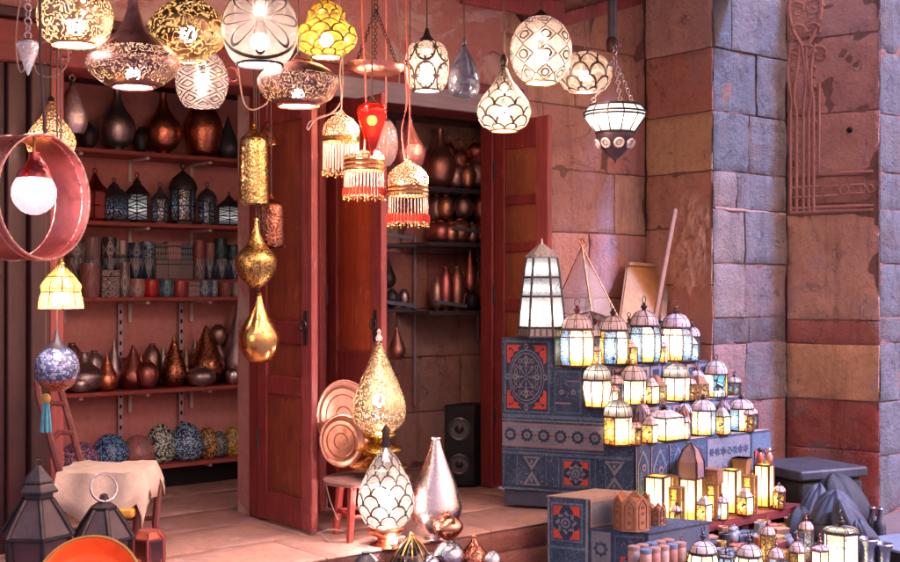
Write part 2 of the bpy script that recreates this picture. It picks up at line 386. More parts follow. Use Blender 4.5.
# ---- facade wall over the two doorways
YF=6.0; HD=2.70
A1Z=[0,.42,.80,1.15,1.53,1.98,2.41,2.85,3.27,3.7,4.1]
def wallmesh(name,label,segs,mat=None,cat='wall',back=None):
    mb=MB()
    for a in segs: blocks(mb,*a)
    if back:
        nb=len(mb.v)
        for q in back: mb.box(*q)
        mb.col+=[(.25,.13,.12,1)]*(len(mb.v)-nb)
    o=mb.build(name,mat or stone()); return tag(o,label,cat)
R=course(0,1.42,A1Z,.62,12)
rr=rc(len(R),21)
wallmesh('stone_wall','pink sandstone block wall right of the doorway, behind the glass pyramid and the board',
  [((5.30,YF,0),(1,0,0),(0,0,1),(0,-1,0),R,rr,.007,.011,.022,.06,1)],back=[((5.31,YF+.025,0),(6.7,YF+.06,4.1)),((6.65,YF+.07,0),(6.9,YF+.4,4.1))])
BX=6.72; BY=5.39; CX,CY=7.75,4.75
Zb=[0,.42,.80,1.21,1.39,1.77,2.15,2.41,2.82,3.257,3.7,4.1]; Za=[0,.42,.80,1.21,1.62,2.02,2.41,2.82,3.257,3.7,4.1]
ca=[(.36,.18,.15)]*40
R1=course(0,YF-BY,Za,.8,31)
c1=[]
for r in R1:
    z=(r[2]+r[3])/2
    c1.append((.50,.22,.18) if 2.82<z<3.26 else (.60,.39,.24) if 2.41<z<2.82 else (.55,.34,.30) if z>3.26 else (.52,.27,.21) if z>1.6 else (.46,.21,.17))
R2=course(0,.84,Zb,.55,33)
c2=[((.17,.165,.175),(.20,.15,.15),(.13,.14,.16),(.22,.18,.17),(.16,.165,.18))[(i*7+i//3)%5] if r[2]>1.3 else ((.27,.16,.15),(.18,.16,.17),(.30,.17,.13),(.20,.15,.17))[i%4] if r[2]>.7 else (.26,.12,.11) for i,r in enumerate(R2)]  # cooler, darker stones put the blue side light into the colour
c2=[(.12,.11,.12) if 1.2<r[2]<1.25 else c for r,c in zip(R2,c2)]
wallmesh('stone_pier','tall stone pier with sharp corner, one side salmon, the other tinted for blue light',
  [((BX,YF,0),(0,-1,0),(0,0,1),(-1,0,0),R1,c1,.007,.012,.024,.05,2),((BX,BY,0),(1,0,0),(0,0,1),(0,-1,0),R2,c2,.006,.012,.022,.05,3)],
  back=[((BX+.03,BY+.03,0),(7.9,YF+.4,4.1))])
cd=Vector((CX-7.56,CY-BY,0)); LC=cd.length; cd.normalize(); cn=Vector((cd.y,-cd.x,0))
if cn.x>0: cn=-cn
Zc=[0,.45,.80,1.20,1.37,2.13,2.20,2.40,2.85,3.4,4.1]
R3=course(0,LC,Zc,.9,41); c3=[]
for r in R3:
    z=(r[2]+r[3])/2
    c3.append((.34,.075,.062) if z<.8 else (.58,.30,.17) if z<1.2 else (.38,.12,.10) if z<1.37 else (.55,.29,.22) if z<2.13 else (.36,.16,.14) if z<2.4 else (.48,.24,.22))
cw=wallmesh('carved_wall','red sandstone wall face with carved scroll column and relief band in the corner',
  [((7.56,BY,0),cd,(0,0,1),cn,R3,c3,.006,.012,.022,.05,5)])
mb=MB(); R4=course(0,1.4,Zb,.7,44)
dd=(1,0,0)
blocks(mb,(CX,CY,0),dd,(0,0,1),(0,-1,0),R4,[(.13,.135,.155)]*len(R4),.006,.01,.02,.06,6)  # cool stone colour, with the blue light painted in
nb=len(mb.v); mb.box((CX+.03,CY+.03,0),(CX+1.4,CY+1.2,4.1)); mb.col+=[(.2,.12,.12,1)]*(len(mb.v)-nb)
tag(mb.build('end_wall',stone()),'blue lit stone wall end at the edge of the carved wall','wall')
# carving on the wall face : scroll column, frame mouldings, meander
def cp(u,z,h=-.004): return Vector((7.56,BY,0))+cd*u+Vector((0,0,z))+cn*h
CST=surf((.50,.26,.23),(.38,.18,.155),6,.85,0,.6,35)
mb=MB()
for u in (.03,.075,.125,.165,.20): mb.tube([cp(u+(.0 if z<2.9 else .02*math.sin(z*9+u*40)),z) for z in [2.16+.08*i for i in range(16)]],.014,6)
for (cu,cz,s) in [(.08,3.45,1),(.2,3.45,-1),(.08,3.62,-1),(.2,3.62,1),(.14,3.3,1),(.05,3.25,-1),(.24,3.28,-1)]:
    pts=[cp(cu+s*(.075-.0045*i)*math.cos(i*.55),cz+(.075-.0045*i)*math.sin(i*.55)) for i in range(15)]; mb.tube(pts,.014,6,.007)
for s in (-1,1): mb.tube([cp(.14+s*(.02+.1*math.sin(i*.33)),3.35+.06*i) for i in range(10)],.016,6)
for (a,b,z) in [(.03,.62,2.15),(.03,.62,2.18),(.24,.62,2.42),(.03,.24,2.33),(.28,.38,2.33),(.28,.38,2.26),(.46,.56,2.33),(.46,.56,2.27),(.05,.26,2.26)]: mb.tube([cp(a,z),cp((a+b)/2,z),cp(b,z)],.012,6)
mb.ring(cp(.42,2.30),.032,.011,Matrix.Rotation(PI/2,3,'X')@Matrix.Rotation(0,3,'Z') if False else Matrix(((cd.x,0,cn.x),(cd.y,0,cn.y),(0,1,0))),16,6)
mb.tube([cp(.24,2.42+.05*i) for i in range(14)],.012,6)
for k in range(9):
    cz_=2.5+.135*k
    for cu,s_ in ((.055,1),(.185,-1)):
        mb.tube([cp(cu+s_*(.05-.0033*i)*math.cos(i*.6+k),cz_+(.05-.0033*i)*math.sin(i*.6+k)) for i in range(14)],.010,5,.006)
    mb.tube([cp(.12+.1*math.sin(i*.5+k*1.6),cz_-.06+.02*i) for i in range(8)],.009,5)
for k in range(7): mb.tube([cp(.30+.05*k+.02*math.cos(i*.7),2.30+.028*math.sin(i*.7)) for i in range(9)],.007,5)
mb.build('scroll_carving',CST,cw)
mb=MB(); mb.ball(cp(.46,2.72,.0),.022,10,6); mb.build('peg_hole',BLACK,cw)
# string course moulding across the pier
pr=[o for o in COL.objects if o.name=='stone_pier'][0]
mb=MB(); mb.tube([Vector((BX+.02+.08*i,BY+.002,2.152-.002*i+.003*math.sin(i*2.1))) for i in range(11)],.012,8); mb.build('moulding',surf((.40,.24,.21),(.3,.17,.15),6,.85,0,.6,35),pr)
# broken plaster and root-like erosion on the pier's warm face
mb=MB(); rnd=random.Random(4)
def ax(px,py,h=0): p=onX(px,py,BX); return Vector((BX-h,p.y,p.z))
NX,NZ=26,44; zz=[]
def erod(x,z):
    q=Vector((x*5.2,z*4.2,3.0)); r=1-abs(noise.noise(q+noise.noise_vector(q*1.3)*.8)*2.2); r2=1-abs(noise.noise(q*2.3+Vector((5,1,0)))*2.2)
    m=max(0,1-abs(x-.5)*2.1)**.5*max(0,1-abs(z-.5)*2.02)**.5
    return m*(.055*max(0,r)+.035*max(0,r2))-.014*(1-m)-.004
vs=[]
for jz in range(NZ+1):
    for ix in range(NX+1):
        a_=ax(670+42*ix/NX,306-120*jz/NZ); a_.x-=erod(ix/NX,jz/NZ); vs.append(a_)
mb.add(vs,[(b*(NX+1)+a,b*(NX+1)+a+1,(b+1)*(NX+1)+a+1,(b+1)*(NX+1)+a) for b in range(NZ) for a in range(NX)])
o=mb.build('broken_plaster',surf((.70,.46,.36),(.46,.23,.17),9,.9,0,.9,45),pr)
# plaster above the doorways, lintels, jambs, pilaster
mb=MB(); mb.col=[]
n0=40; m0=12; X0,X1,Z0,Z1=.2,5.30,HD+.2,4.1
vs=[Vector((X0+(X1-X0)*i/n0,YF-.02+.018*noise.noise(Vector((i*.35,j*.5,2))),Z0+(Z1-Z0)*j/m0)) for j in range(m0+1) for i in range(n0+1)]
mb.add(vs,[(j*(n0+1)+i,j*(n0+1)+i+1,(j+1)*(n0+1)+i+1,(j+1)*(n0+1)+i) for j in range(m0) for i in range(n0)]); mb.col=None
mb.box((X0,YF+.03,Z0),(X1,YF+.3,Z1)); mb.box((3.54,YF+.02,PZ),(3.90,YF+.3,Z0))
tp=NT('peeling_plaster'); nz=tp.noise(1.6,6,.68,None,.8); k1=tp.ramp(nz,.52,.56); nb2=tp.noise(14,5,.65)
cA=tp.mix(tp.ramp(nb2,.3,.7),(.36,.14,.13),(.44,.21,.195)); cB=tp.mix(tp.ramp(nb2,.3,.7),(.50,.34,.32),(.42,.25,.24))
PEEL=tp.done(tp.n('BsdfPrincipled',{'Base Color':tp.mix(k1,cA,cB),'Roughness':.88,'Normal':tp.bump(tp.ma('ADD',tp.ma('MULTIPLY',k1,.8),nb2),.55,.02)}))
fw=tag(mb.build('facade_wall',PEEL),'rose plastered shop front wall above the two open doorways, with peeling patches','wall')
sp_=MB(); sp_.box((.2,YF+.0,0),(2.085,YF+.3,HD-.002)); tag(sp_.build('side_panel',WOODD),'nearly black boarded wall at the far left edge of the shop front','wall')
lin=thing('door_lintel','long dark red wooden lintel beam over both open shop doorways','lintel',(2.1,YF,HD))
def P(name,mb,mat,root,**k):
    L=root.location
    R=Matrix.Rotation(-root.rotation_euler.z,3,'Z')
    mb.v=[tuple(R@(Vector(v)-L)) for v in mb.v]
    return mb.build(name,mat,root,**k)
def Pl(name,mb,mat,root,**k): return mb.build(name,mat,root,**k)
mb=MB(); mb.box((2.0,YF-.09,HD),(3.60,YF+.2,HD+.20)); mb.box((3.60,YF-.085,HD+.003),(5.45,YF+.2,HD+.203)); P('beam',mb,WOODX,lin,bevel=.012)
mb=MB(); mb.box((3.93,YF-.115,HD+.005),(5.3,YF-.087,HD+.13)); P('fascia_board',mb,surf((.20,.17,.20),(.28,.22,.25),3,.5,0,.3,20,5,.5,(1,12,12)),lin,bevel=.005)
mb=MB(); mb.box((2.0,YF-.13,HD+.205),(3.7,YF-.02,HD+.25)); P('ledge',mb,WOODDX,lin,bevel=.006)
def frame(name,label,segs,mat): 
    t=thing(name,label,'door frame',(segs[0][0][0],YF,PZ))
    for i,(a,b) in enumerate(segs):
        mb=MB(); mb.box(a,b); P('post',mb,mat if i%2==0 else WOODP,t,bevel=.008)
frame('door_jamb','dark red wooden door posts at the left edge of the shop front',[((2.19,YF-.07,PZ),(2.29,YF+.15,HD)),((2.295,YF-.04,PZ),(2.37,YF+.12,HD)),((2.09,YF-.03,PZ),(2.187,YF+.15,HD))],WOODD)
frame('door_jamb','red wooden post between the two open doorways, behind the folded leaf',[((3.80,YF-.05,PZ),(3.88,YF+.02,HD)),((3.885,YF-.03,PZ),(3.94,YF+.14,HD)),((3.52,YF-.03,PZ),(3.62,YF+.14,HD))],WOOD)
frame('door_jamb','red wooden post at the far side of the right doorway beside the stone wall',[((5.24,YF-.0,PZ),(5.31,YF+.12,HD)),],WOOD)
# interior : back walls, partition, ceiling
mb=MB(); mb.box((2.0,7.52,PZ),(4.3,7.6,2.9)); tag(mb.build('back_wall',PLASTER),'dull rose plaster wall behind the five loaded shelves','wall')
mb=MB(); mb.col=None
R=course(0,2.2,[0,.4,.8,1.15,1.55,2.0,2.5],.6,77)
wallmesh('back_wall','dark red stone back wall of the right doorway behind the loudspeaker',[((4.3,7.02,PZ),(1,0,0),(0,0,1),(0,-1,0),R,rc(len(R),3,[(.48,.18,.16),(.52,.23,.20),(.42,.15,.14),(.54,.29,.26)]),.006,.012,.02,.07,8)],back=[((4.3,7.05,PZ),(6.6,7.2,2.9))])
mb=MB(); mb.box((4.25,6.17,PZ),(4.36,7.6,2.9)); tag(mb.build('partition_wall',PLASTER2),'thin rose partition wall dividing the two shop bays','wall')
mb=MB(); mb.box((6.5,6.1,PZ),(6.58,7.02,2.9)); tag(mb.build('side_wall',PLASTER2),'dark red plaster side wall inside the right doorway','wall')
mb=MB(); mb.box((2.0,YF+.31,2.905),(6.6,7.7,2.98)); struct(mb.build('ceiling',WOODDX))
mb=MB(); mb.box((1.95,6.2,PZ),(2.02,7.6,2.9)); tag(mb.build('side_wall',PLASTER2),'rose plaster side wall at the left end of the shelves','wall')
# ---- door leaves folded open, perpendicular to the front
def leaf(x,y0,y1,label,panels,pm):
    t=thing('door_leaf',label,'door',(x,y1,PZ+.02)); z0,z1=PZ+.02,HD-.03; th=.045; st=.095
    mb=MB(); mb.box((x,y0,z0),(x+th,y0+st,z1)); P('stile',mb,WOODP,t,bevel=.006)
    mb=MB(); mb.box((x,y1-st,z0),(x+th,y1,z1)); P('stile',mb,WOOD,t,bevel=.006)
    mb=MB(); mb.box((x-.008,y0-.018,z0),(x+.03,y0-.002,z1)); P('cover_strip',mb,WOODP,t,bevel=.004)
    zz=[z0]
    for a,b in panels: zz+=[a,b]
    zz.append(z1)
    for i in range(0,len(zz),2):
        mb=MB(); mb.box((x+.002,y0+st+.001,zz[i]),(x+th-.002,y1-st-.001,zz[i+1])); P('rail',mb,WOOD,t,bevel=.006)
    for a,b in panels:
        mb=MB(); ya,yb=y0+st+.001,y1-st-.001
        mb.box((x+.018,ya,a),(x+.03,yb,b))
        i=.05
        mb.add([(x+.018,ya+.012,a+.012),(x+.018,yb-.012,a+.012),(x+.018,yb-.012,b-.012),(x+.018,ya+.012,b-.012),(x+.004,ya+i,a+i),(x+.004,yb-i,a+i),(x+.004,yb-i,b-i),(x+.004,ya+i,b-i)],
               [(0,4,5,1),(1,5,6,2),(2,6,7,3),(3,7,4,0),(4,7,6,5)])
        P('panel',mb,pm,t)
    mb=MB(); mb.box((x-.006,y0+.028,1.30),(x-.001,y0+.066,1.48)); pl_=P('lock_plate',mb,IRON,t,bevel=.002)
    mb=MB(); mb.ring((x-.018,y0+.047,1.40),.028,.005,Matrix.Rotation(PI/2,3,'Y'),16,6)
    mb.v=[tuple(Vector(v)-Vector(t.location)) for v in mb.v]; mb.build('ring_handle',IRON,pl_)
    for z in (.7,1.5,2.3):
        mb=MB(); mb.tube([(x-.004,y1-.004,z),(x-.004,y1-.004,z+.06),(x-.004,y1-.004,z+.12)],.009,8); P('hinge',mb,IRON,t)
    return t
leaf(3.49,5.44,5.99,'weathered red panelled door leaf folded open right of the shelves',[(.48,1.02),(1.12,1.30),(1.42,2.5)],wood((.24,.045,.022),.6,.45))
leaf(3.955,5.46,5.99,'bright orange-red panelled door leaf behind the copper trays',[(.5,1.05),(1.24,2.5)],wood((.50,.085,.028),.6,.45))
l3=leaf(5.25,5.5,5.99,'red door leaf with stacked small panels beside the tall white lantern',[(.45,.95),(1.05,1.45),(1.53,1.83),(1.89,2.13),(2.19,2.49)],wood((.30,.085,.04),.62,.42))
# ---- unseen canopy: holds the lamps, drawn out forward and sideways to block the sun
cz=3.72
t=thing('added_canopy','unseen wooden canopy added above the shop front to hold lamps and block sun','canopy',(3.5,YF,cz))
for y in (1.9,2.5,3.1,3.7,4.3,4.9,5.5):
    mb=MB(); mb.box((.6,y-.05,cz),(6.7,y+.05,cz+.11)); P('beam',mb,WOODX,t,bevel=.01)
mb=MB()
for i in range(22): mb.box((.6+i*.278,1.8,cz+.113),(.6+i*.278+.27,5.95,cz+.135))
for i in range(8): mb.box((6.705,4.3+i*.132,cz+.02),(6.95,4.3+i*.132+.128,cz+.05))  # end planks added out of view to shade the stone wall
P('plank',mb,WOODD,t)
bt=thing('wooden_bracket','broken red wooden beams jutting from the wall above the big white globe','beam',(5.6,5.9,3.45))
def beam(a,b,w,h):
    a,b=Vector(a),Vector(b); d=b-a; s=d.cross(Vector((0,0,1))).normalized()*w; u=s.cross(d).normalized()*h
    m=MB(); m.obox((a+b)/2,d/2,s,u); return m
P('beam',beam(onY(462,-6,5.9),onY(562,12,5.85),.03,.06),WOODP,bt,bevel=.006)
P('beam',beam(onY(556,22,5.88),onY(640,-2,5.9),.03,.045),WOODP,bt,bevel=.006)
P('beam',beam(onY(592,30,5.93),onY(592,62,5.93),.09,.02),WOOD,bt,bevel=.006)
P('beam',beam(onY(520,10,5.93),onY(535,32,5.93),.03,.03),WOODD,bt,bevel=.006)
hk=thing('hook_rod','dark iron rod with a wooden knob hanging above the dark bowl lamp','hook',W(613,43,7.4))
mb=MB(); a=W(613,-60,7.4); b=W(612,38,7.4); mb.tube([a,(a+b)/2,b],.032,10,.026); P('rod',mb,IRONB,hk)
mb=MB(); mb.lathe(smoothp([(.01,-.05),(.03,-.04),(.036,0),(.03,.03),(.018,.045)]),14,W(612,44,7.4)); P('knob',mb,WOODD,hk)
# ================================================================== SHELVES
SF=7.2
def shelf(z,x0,x1,label,y0=SF,y1=7.51,mat=SHELFW,br=True,th=.026):
    t=thing('wall_shelf',label,'shelf',(x0,y1,z-th)); mb=MB(); mb.box((x0,y0,z-th),(x1,y1,z)); P('board',mb,mat,t,bevel=.004)
    if br:
        for x in (x0+.38,x0+.82,x0+1.26):
            if x<x1:
                mb=MB(); mb.box((x-.011,y0+.03,z-th-.018),(x+.011,y1,z-th-.001)); mb.box((x-.011,y1-.016,z-th-.14),(x+.011,y1,z-th-.018)); P('bracket',mb,WHITEP,t)
    return t
SZ=[2.458,2.013,1.543,.958,.475]
for z,l in zip(SZ,['top red shelf carrying round copper gourd lamps','second red shelf down, carrying a row of dark little lanterns','middle red shelf loaded with stacked cups and boxes','red shelf carrying a crowd of copper teardrop vases','lowest red shelf carrying speckled mosaic eggs']): shelf(z,2.6,4.25,l)
for x,z0,z1 in ((3.35,.5,1.5),(3.78,.5,1.5),):
    mb=MB(); mb.box((x-.016,7.485,z0),(x+.016,7.515,z1))
    n=0
    o=MB()
    tt=thing('shelf_upright','perforated metal upright on the back wall, '+('left' if x<3.5 else 'right')+' one of the two below the cups','bracket rail',(x,7.5,z0))
    P('rail',mb,PEWTER,tt)
    for i in range(14): o.box((x-.006,7.481,z0+.05+i*.068),(x+.006,7.4845,z0+.075+i*.068))
    P('slots',o,BLACK,tt)
G_V='metal vases crowded on the shelf above the mosaic eggs'
GOURD=[(.34,0),(.40,.03),(.8,.13),(1,.33),(.9,.5),(.52,.65),(.30,.77),(.2,.9),(.22,1)]
TEAR=[(.3,0),(.62,.04),(.92,.16),(1,.27),(.92,.4),(.62,.59),(.34,.78),(.15,.93),(.07,1)]
ROUND=[(.3,0),(.36,.03),(.78,.16),(1,.46),(.86,.74),(.45,.92),(.28,.96),(.34,1)]
EGG=[(.55,0),(.85,.1),(1,.32),(.93,.56),(.68,.8),(.34,.95),(.0,1)]
ONION=[(.12,0),(.4,.03),(.85,.2),(1,.38),(.85,.5),(.5,.62),(.26,.76),(.12,.9),(.06,1)]
def solo(name,prof,mat,loc,R,H,label,cat,group=None,seg=28,foot=None,neck=None,**kw):
    if not foot and not neck:
        o=MB().lathe(scl(smoothp(prof),R,H),seg,**kw).build(name,mat); o.location=loc; return tag(o,label,cat,group)
    t=thing(name,label,cat,loc,group)
    MB().lathe(scl(smoothp(prof),R,H),seg,(0,0,H*.04 if foot else 0),**kw).build('body',mat,t)
    if foot: MB().lathe([(R*.42,0),(R*.45,H*.015),(R*.32,H*.03),(R*.36,H*.055)],20).build('foot',foot,t)
    if neck: MB().lathe([(R*.16,H*.97),(R*.2,H*1.0),(R*.12,H*1.03),(R*.05,H*1.06),(.001,H*1.08)],14).build('finial',neck,t)
    return t
def shelfitem(px,yt,yb,hw,z,prof,mat,label,name='metal_vase',cat='vase',group=None,Y=7.33,foot=None,neck=None):
    d=dY(px,Y); p=W(px,288,d); return solo(name,prof,mat,(p.x,p.y,z),hw*d/F,(yb-yt)*d/F,label,cat,group,24,foot,neck)
z=SZ[0]; g='gourd lamps on the top shelf'
shelfitem(117,86,147,18,z,GOURD,PEWTER,'grey purple gourd lamp on the top shelf, under the wide saucer lamp','gourd_lamp','gourd lamp',g,foot=PEWTER)
shelfitem(163,90,150,18,z,GOURD,COPPER,'orange copper gourd lamp in the middle of the top shelf','gourd_lamp','gourd lamp',g,foot=COPPERD)
shelfitem(203,98,152,19,z,[(.4,0),(.7,.06),(1,.4),(.92,.68),(.6,.88),(.3,1)],COPPER,'round orange copper gourd lamp at the right of the top shelf','gourd_lamp','gourd lamp',g,foot=COPPERD)
shelfitem(228,108,152,11,z,TEAR,IRONB,'slim dark bottle at the right end of the top shelf','bottle','bottle',None)
shelfitem(88,118,146,9,z,ROUND,IRON,'small black jar at the left end of the top shelf','jar','jar')
shelfitem(141,122,149,7,z,ROUND,IRON,'tiny black jar between the grey and orange gourd lamps','jar','jar')
# small dark lanterns on shelf two
LANTG='small dark lanterns on the second shelf'
def cagelamp(px,yt,yb,hw,z,frame,panem,label,sides=4,Y=7.33,name='small_lantern',group=LANTG,d=None,loc=None,dome='pyramid'):
    if d is None: d=dY(px,Y)
    p=W(px,288,d); s=d/F; R=hw*s; H=(yb-yt)*s
    t=thing(name,label,'lantern',loc if loc is not None else (p.x,p.y,z),group,rz=.35 if sides==4 else .2)
    rot=PI/sides; q=1/math.cos(PI/sides)*.94 if sides==4 else 1
    MB().lathe([(R*q,0),(R*q,H*.05),(R*q*.86,H*.07)],sides,rot=rot).build('base',frame,t)
    MB().lathe([(R*q*.8,H*.07),(R*q*.8,H*.55)],sides,rot=rot,close=False).build('glass_panes',panem,t,smooth=False)
    mb=MB()
    for k in range(sides):
        a=2*PI*k/sides+rot; mb.tube([(R*q*.84*math.cos(a),R*q*.84*math.sin(a),H*.06),(R*q*.84*math.cos(a),R*q*.84*math.sin(a),H*.3),(R*q*.84*math.cos(a),R*q*.84*math.sin(a),H*.56)],R*.07,5)
    for zz in (.3,): mb.lathe([(R*q*.84,H*zz-.004),(R*q*.84,H*zz+.004)],sides,rot=rot,close=False)
    mb.build('frame',frame,t)
    if dome=='pyramid': pr=[(R*q*1.05,H*.55),(R*q*1.05,H*.58),(R*q*.55,H*.72),(R*q*.3,H*.78),(R*q*.34,H*.80),(R*q*.12,H*.88),(.002,H*.9)]
    else: pr=[(R*q*1.02,H*.55),(R*q*1.02,H*.58),(R*q*.95,H*.66),(R*q*.7,H*.75),(R*q*.3,H*.82),(R*q*.1,H*.86),(.002,H*.88)]
    MB().lathe(pr,sides if dome=='pyramid' else 12,rot=rot).build('roof',frame,t,smooth=dome!='pyramid')
    MB().ring((0,0,H*.94),H*.05,H*.012,Matrix.Rotation(PI/2,3,'X'),14,5).build('ring_handle',frame,t)
    return t
z=SZ[1]
DG=pane((.12,.15,.22),(.2,.16,.18),.22,'cells',40.0,1.0,.12); DGW=pane((.8,.75,.75),(.5,.45,.5),.28,'lattice',1.0,2.0,.06); DGR=surf((.34,.06,.06),(.45,.1,.1),20,.35)
cagelamp(95,166,220,9,z,REDM,DGR,'pinkish red painted lantern at the left end of the second shelf')
cagelamp(114,176,221,12,z,IRONB,DG,'squat dark lantern with pale grille, second on its shelf from the left')
cagelamp(137,170,221,9,z,IRON,DGW,'dark lantern with one bright white pane on the second shelf')
cagelamp(160,180,222,9,z,IRONB,DG,'small blue-black lantern left of the big black one',6)
cagelamp(183,160,223,14,z,IRON,DG,'biggest black lantern, tall with a bottle top, on the second shelf',6,dome='dome')
cagelamp(207,180,224,10,z,IRONB,DG,'dark lantern with a domed top just right of the biggest black one',8,dome='dome')
cagelamp(229,190,225,9,z,IRON,DGW,'pale fronted small lantern at the right of the second shelf')
cagelamp(243,186,225,8,z,COPPERD,DG,'dim copper lantern at the far right end of the second shelf')
# cups and boxes on shelf three
def mug(px,yt,yb,hw,z,mat,label,square=False,Y=7.33,name='mug',cat='mug',group='cups and boxes on the middle shelf',handle=False):
    d=dY(px,Y); p=W(px,288,d); s=d/F; R=hw*s; H=(yb-yt)*s
    if square:
        t=thing('trinket_box',label,'box',(p.x,p.y,z),group,rz=random.uniform(-.1,.1)); mb=MB(); mb.box((-R,-R*.8,0),(R,R*.8,H*.74)); mb.build('box_body',mat,t,bevel=.003)
        mb=MB(); mb.box((-R*1.03,-R*.84,H*.76),(R*1.03,R*.84,H)); mb.build('lid',mat,t,bevel=.003); return t
    pr=[(R*.8,0),(R*.9,H*.06),(R,H*.5),(R*.97,H),(R*.88,H),(R*.85,H*.3)]
    if not handle:
        o=MB().lathe(smoothp(pr,2),20).build(name,mat); o.location=(p.x,p.y,z); return tag(o,label,cat,group)
    t=thing(name,label,cat,(p.x,p.y,z),group); MB().lathe(smoothp(pr,2),20).build('body',mat,t)
    MB().ring((R*1.0,-R*.3,H*.5),H*.28,H*.05,Matrix.Rotation(PI/2,3,'X'),14,5).build('handle',mat,t); return t
z=SZ[2]
def cer(c,c2=(.5,.45,.45),k='rings',a=5.0,b=2.0,w=.07): return patterned(k,a,b,w,c,c2,.3)
BL=(.03,.045,.09); GR=(.16,.12,.13); PK=(.36,.17,.17)
low=[(90,262,294,10,cer(PK,(.3,.12,.12),'lattice',2.0,1.0,.1),'dusty pink cup at the left of the bottom row',0),(108,267,294,9,patterned('filigree',60.0,5.0,.25,(.03,.02,.02),(.6,.5,.5),.4),'black and white patterned box in the bottom row of cups',1),
 (124,262,294,6,cer(GR),'slim grey tumbler right of the patterned box',0),(137,278,295,8,cer((.45,.2,.18)),'pale pink cup with dark rim in the bottom row',0),(151,280,296,8,surf((.5,.02,.02),(.38,.015,.015),9,.25),'bright red cup in the bottom row',0),
 (166,280,296,8,cer((.05,.14,.19),(.2,.35,.4)),'teal glazed cup right of the bright red one',0),(180,281,296,7,surf((.42,.06,.05),(.3,.05,.05),9,.3),'dull red cup right of the teal one',0),(192,281,296,6,cer((.3,.16,.22)),'mauve square box right of the dull red cup',1),
 (204,281,296,7,cer((.08,.16,.24),(.4,.4,.45)),'blue and white patterned cup in the bottom row',0),(214,282,297,4,cer((.1,.2,.3),(.5,.5,.5)),'narrow light blue tumbler in the bottom row',0),(225,284,297,7,surf((.2,.06,.05),(.28,.1,.08),9,.4),'brown clay cup near the right end of the bottom row',0),
 (237,284,297,6,cer((.35,.28,.27)),'cream cup near the right end of the bottom row',0),(248,285,297,5,surf((.02,.02,.025),(.05,.05,.05),9,.3),'black cup at the right end of the bottom row',0)]
for (px,yt,yb,hw,m,l,sq) in low: mug(px,yt,yb,hw,z,m,l,bool(sq),Y=7.27)
# tray that carries the upper rows
mb=MB(); mb.box((2.62,7.345,z+.001),(4.2,7.5,z+.115)); tag(mb.build('riser_board',SHELFW),'low red riser board lifting the back row of cups on the middle shelf','riser')
up=[(75,240,272,9,cer(GR),'grey cup at the left end of the stacked upper row',0),(92,239,262,9,surf((.22,.12,.12),(.3,.17,.17),9,.4),'mauve clay cup on the pink one in the upper row',0),(110,243,268,8,cer((.05,.04,.05)),'dark jar left of the striped canister',0),
 (121,242,268,7,patterned('panes',6.0,1.0,.2,(.6,.5,.5),(.03,.02,.03),.3,0.0),'black and white striped canister in the upper row',0),(135,248,280,8,cer(BL,(.25,.33,.42)),'dark blue jug right of the striped canister',0),(148,245,280,7,cer((.04,.07,.12),(.3,.45,.6),'cells',40.0,1.0,.1),'blue glass jar with pale flecks in the upper row',0),
 (160,243,280,7,cer((.03,.03,.03),(.45,.42,.38)),'black tile box with ring pattern, left of the three',1),(172,243,280,7,cer((.22,.07,.09),(.5,.35,.35)),'maroon tile box with ring pattern, middle of the three',1),(184,240,280,7,cer((.03,.05,.07),(.4,.5,.55)),'blue-black tile box with ring pattern, right of the three',1),
 (199,254,281,6,surf((.3,.08,.06),(.22,.06,.05),9,.4),'terracotta tumbler right of the three tile boxes',0),(209,258,281,5,surf((.36,.15,.12),(.28,.1,.09),9,.4),'pale terracotta tumbler in the upper row',0),(221,248,282,7,cer((.02,.05,.06),(.05,.12,.16)),'stacked dark teal pots, left pair on the shelf',0),(234,249,283,7,cer((.02,.04,.05),(.05,.1,.13)),'stacked dark teal pots, right pair on the shelf',0)]
for (px,yt,yb,hw,m,l,sq) in up: 
    m2_=cer((.03,.05,.09),(.3,.33,.38),'rings',5.0,1.0,.08) if (px//7)%2 else cer((.10,.07,.08),(.4,.33,.33),'lattice',4.0,1.0,.09)
    mug(px,260,279,hw*1.02,z+.117,m2_,'dark patterned cup under the '+l.split(' in the upper')[0].split(', ')[0],bool(sq),Y=7.40)
    mug(px+random.uniform(-1,1),241+random.uniform(-3,4),259.5,hw*1.0,z+.117+.124,m,l,bool(sq),Y=7.40)
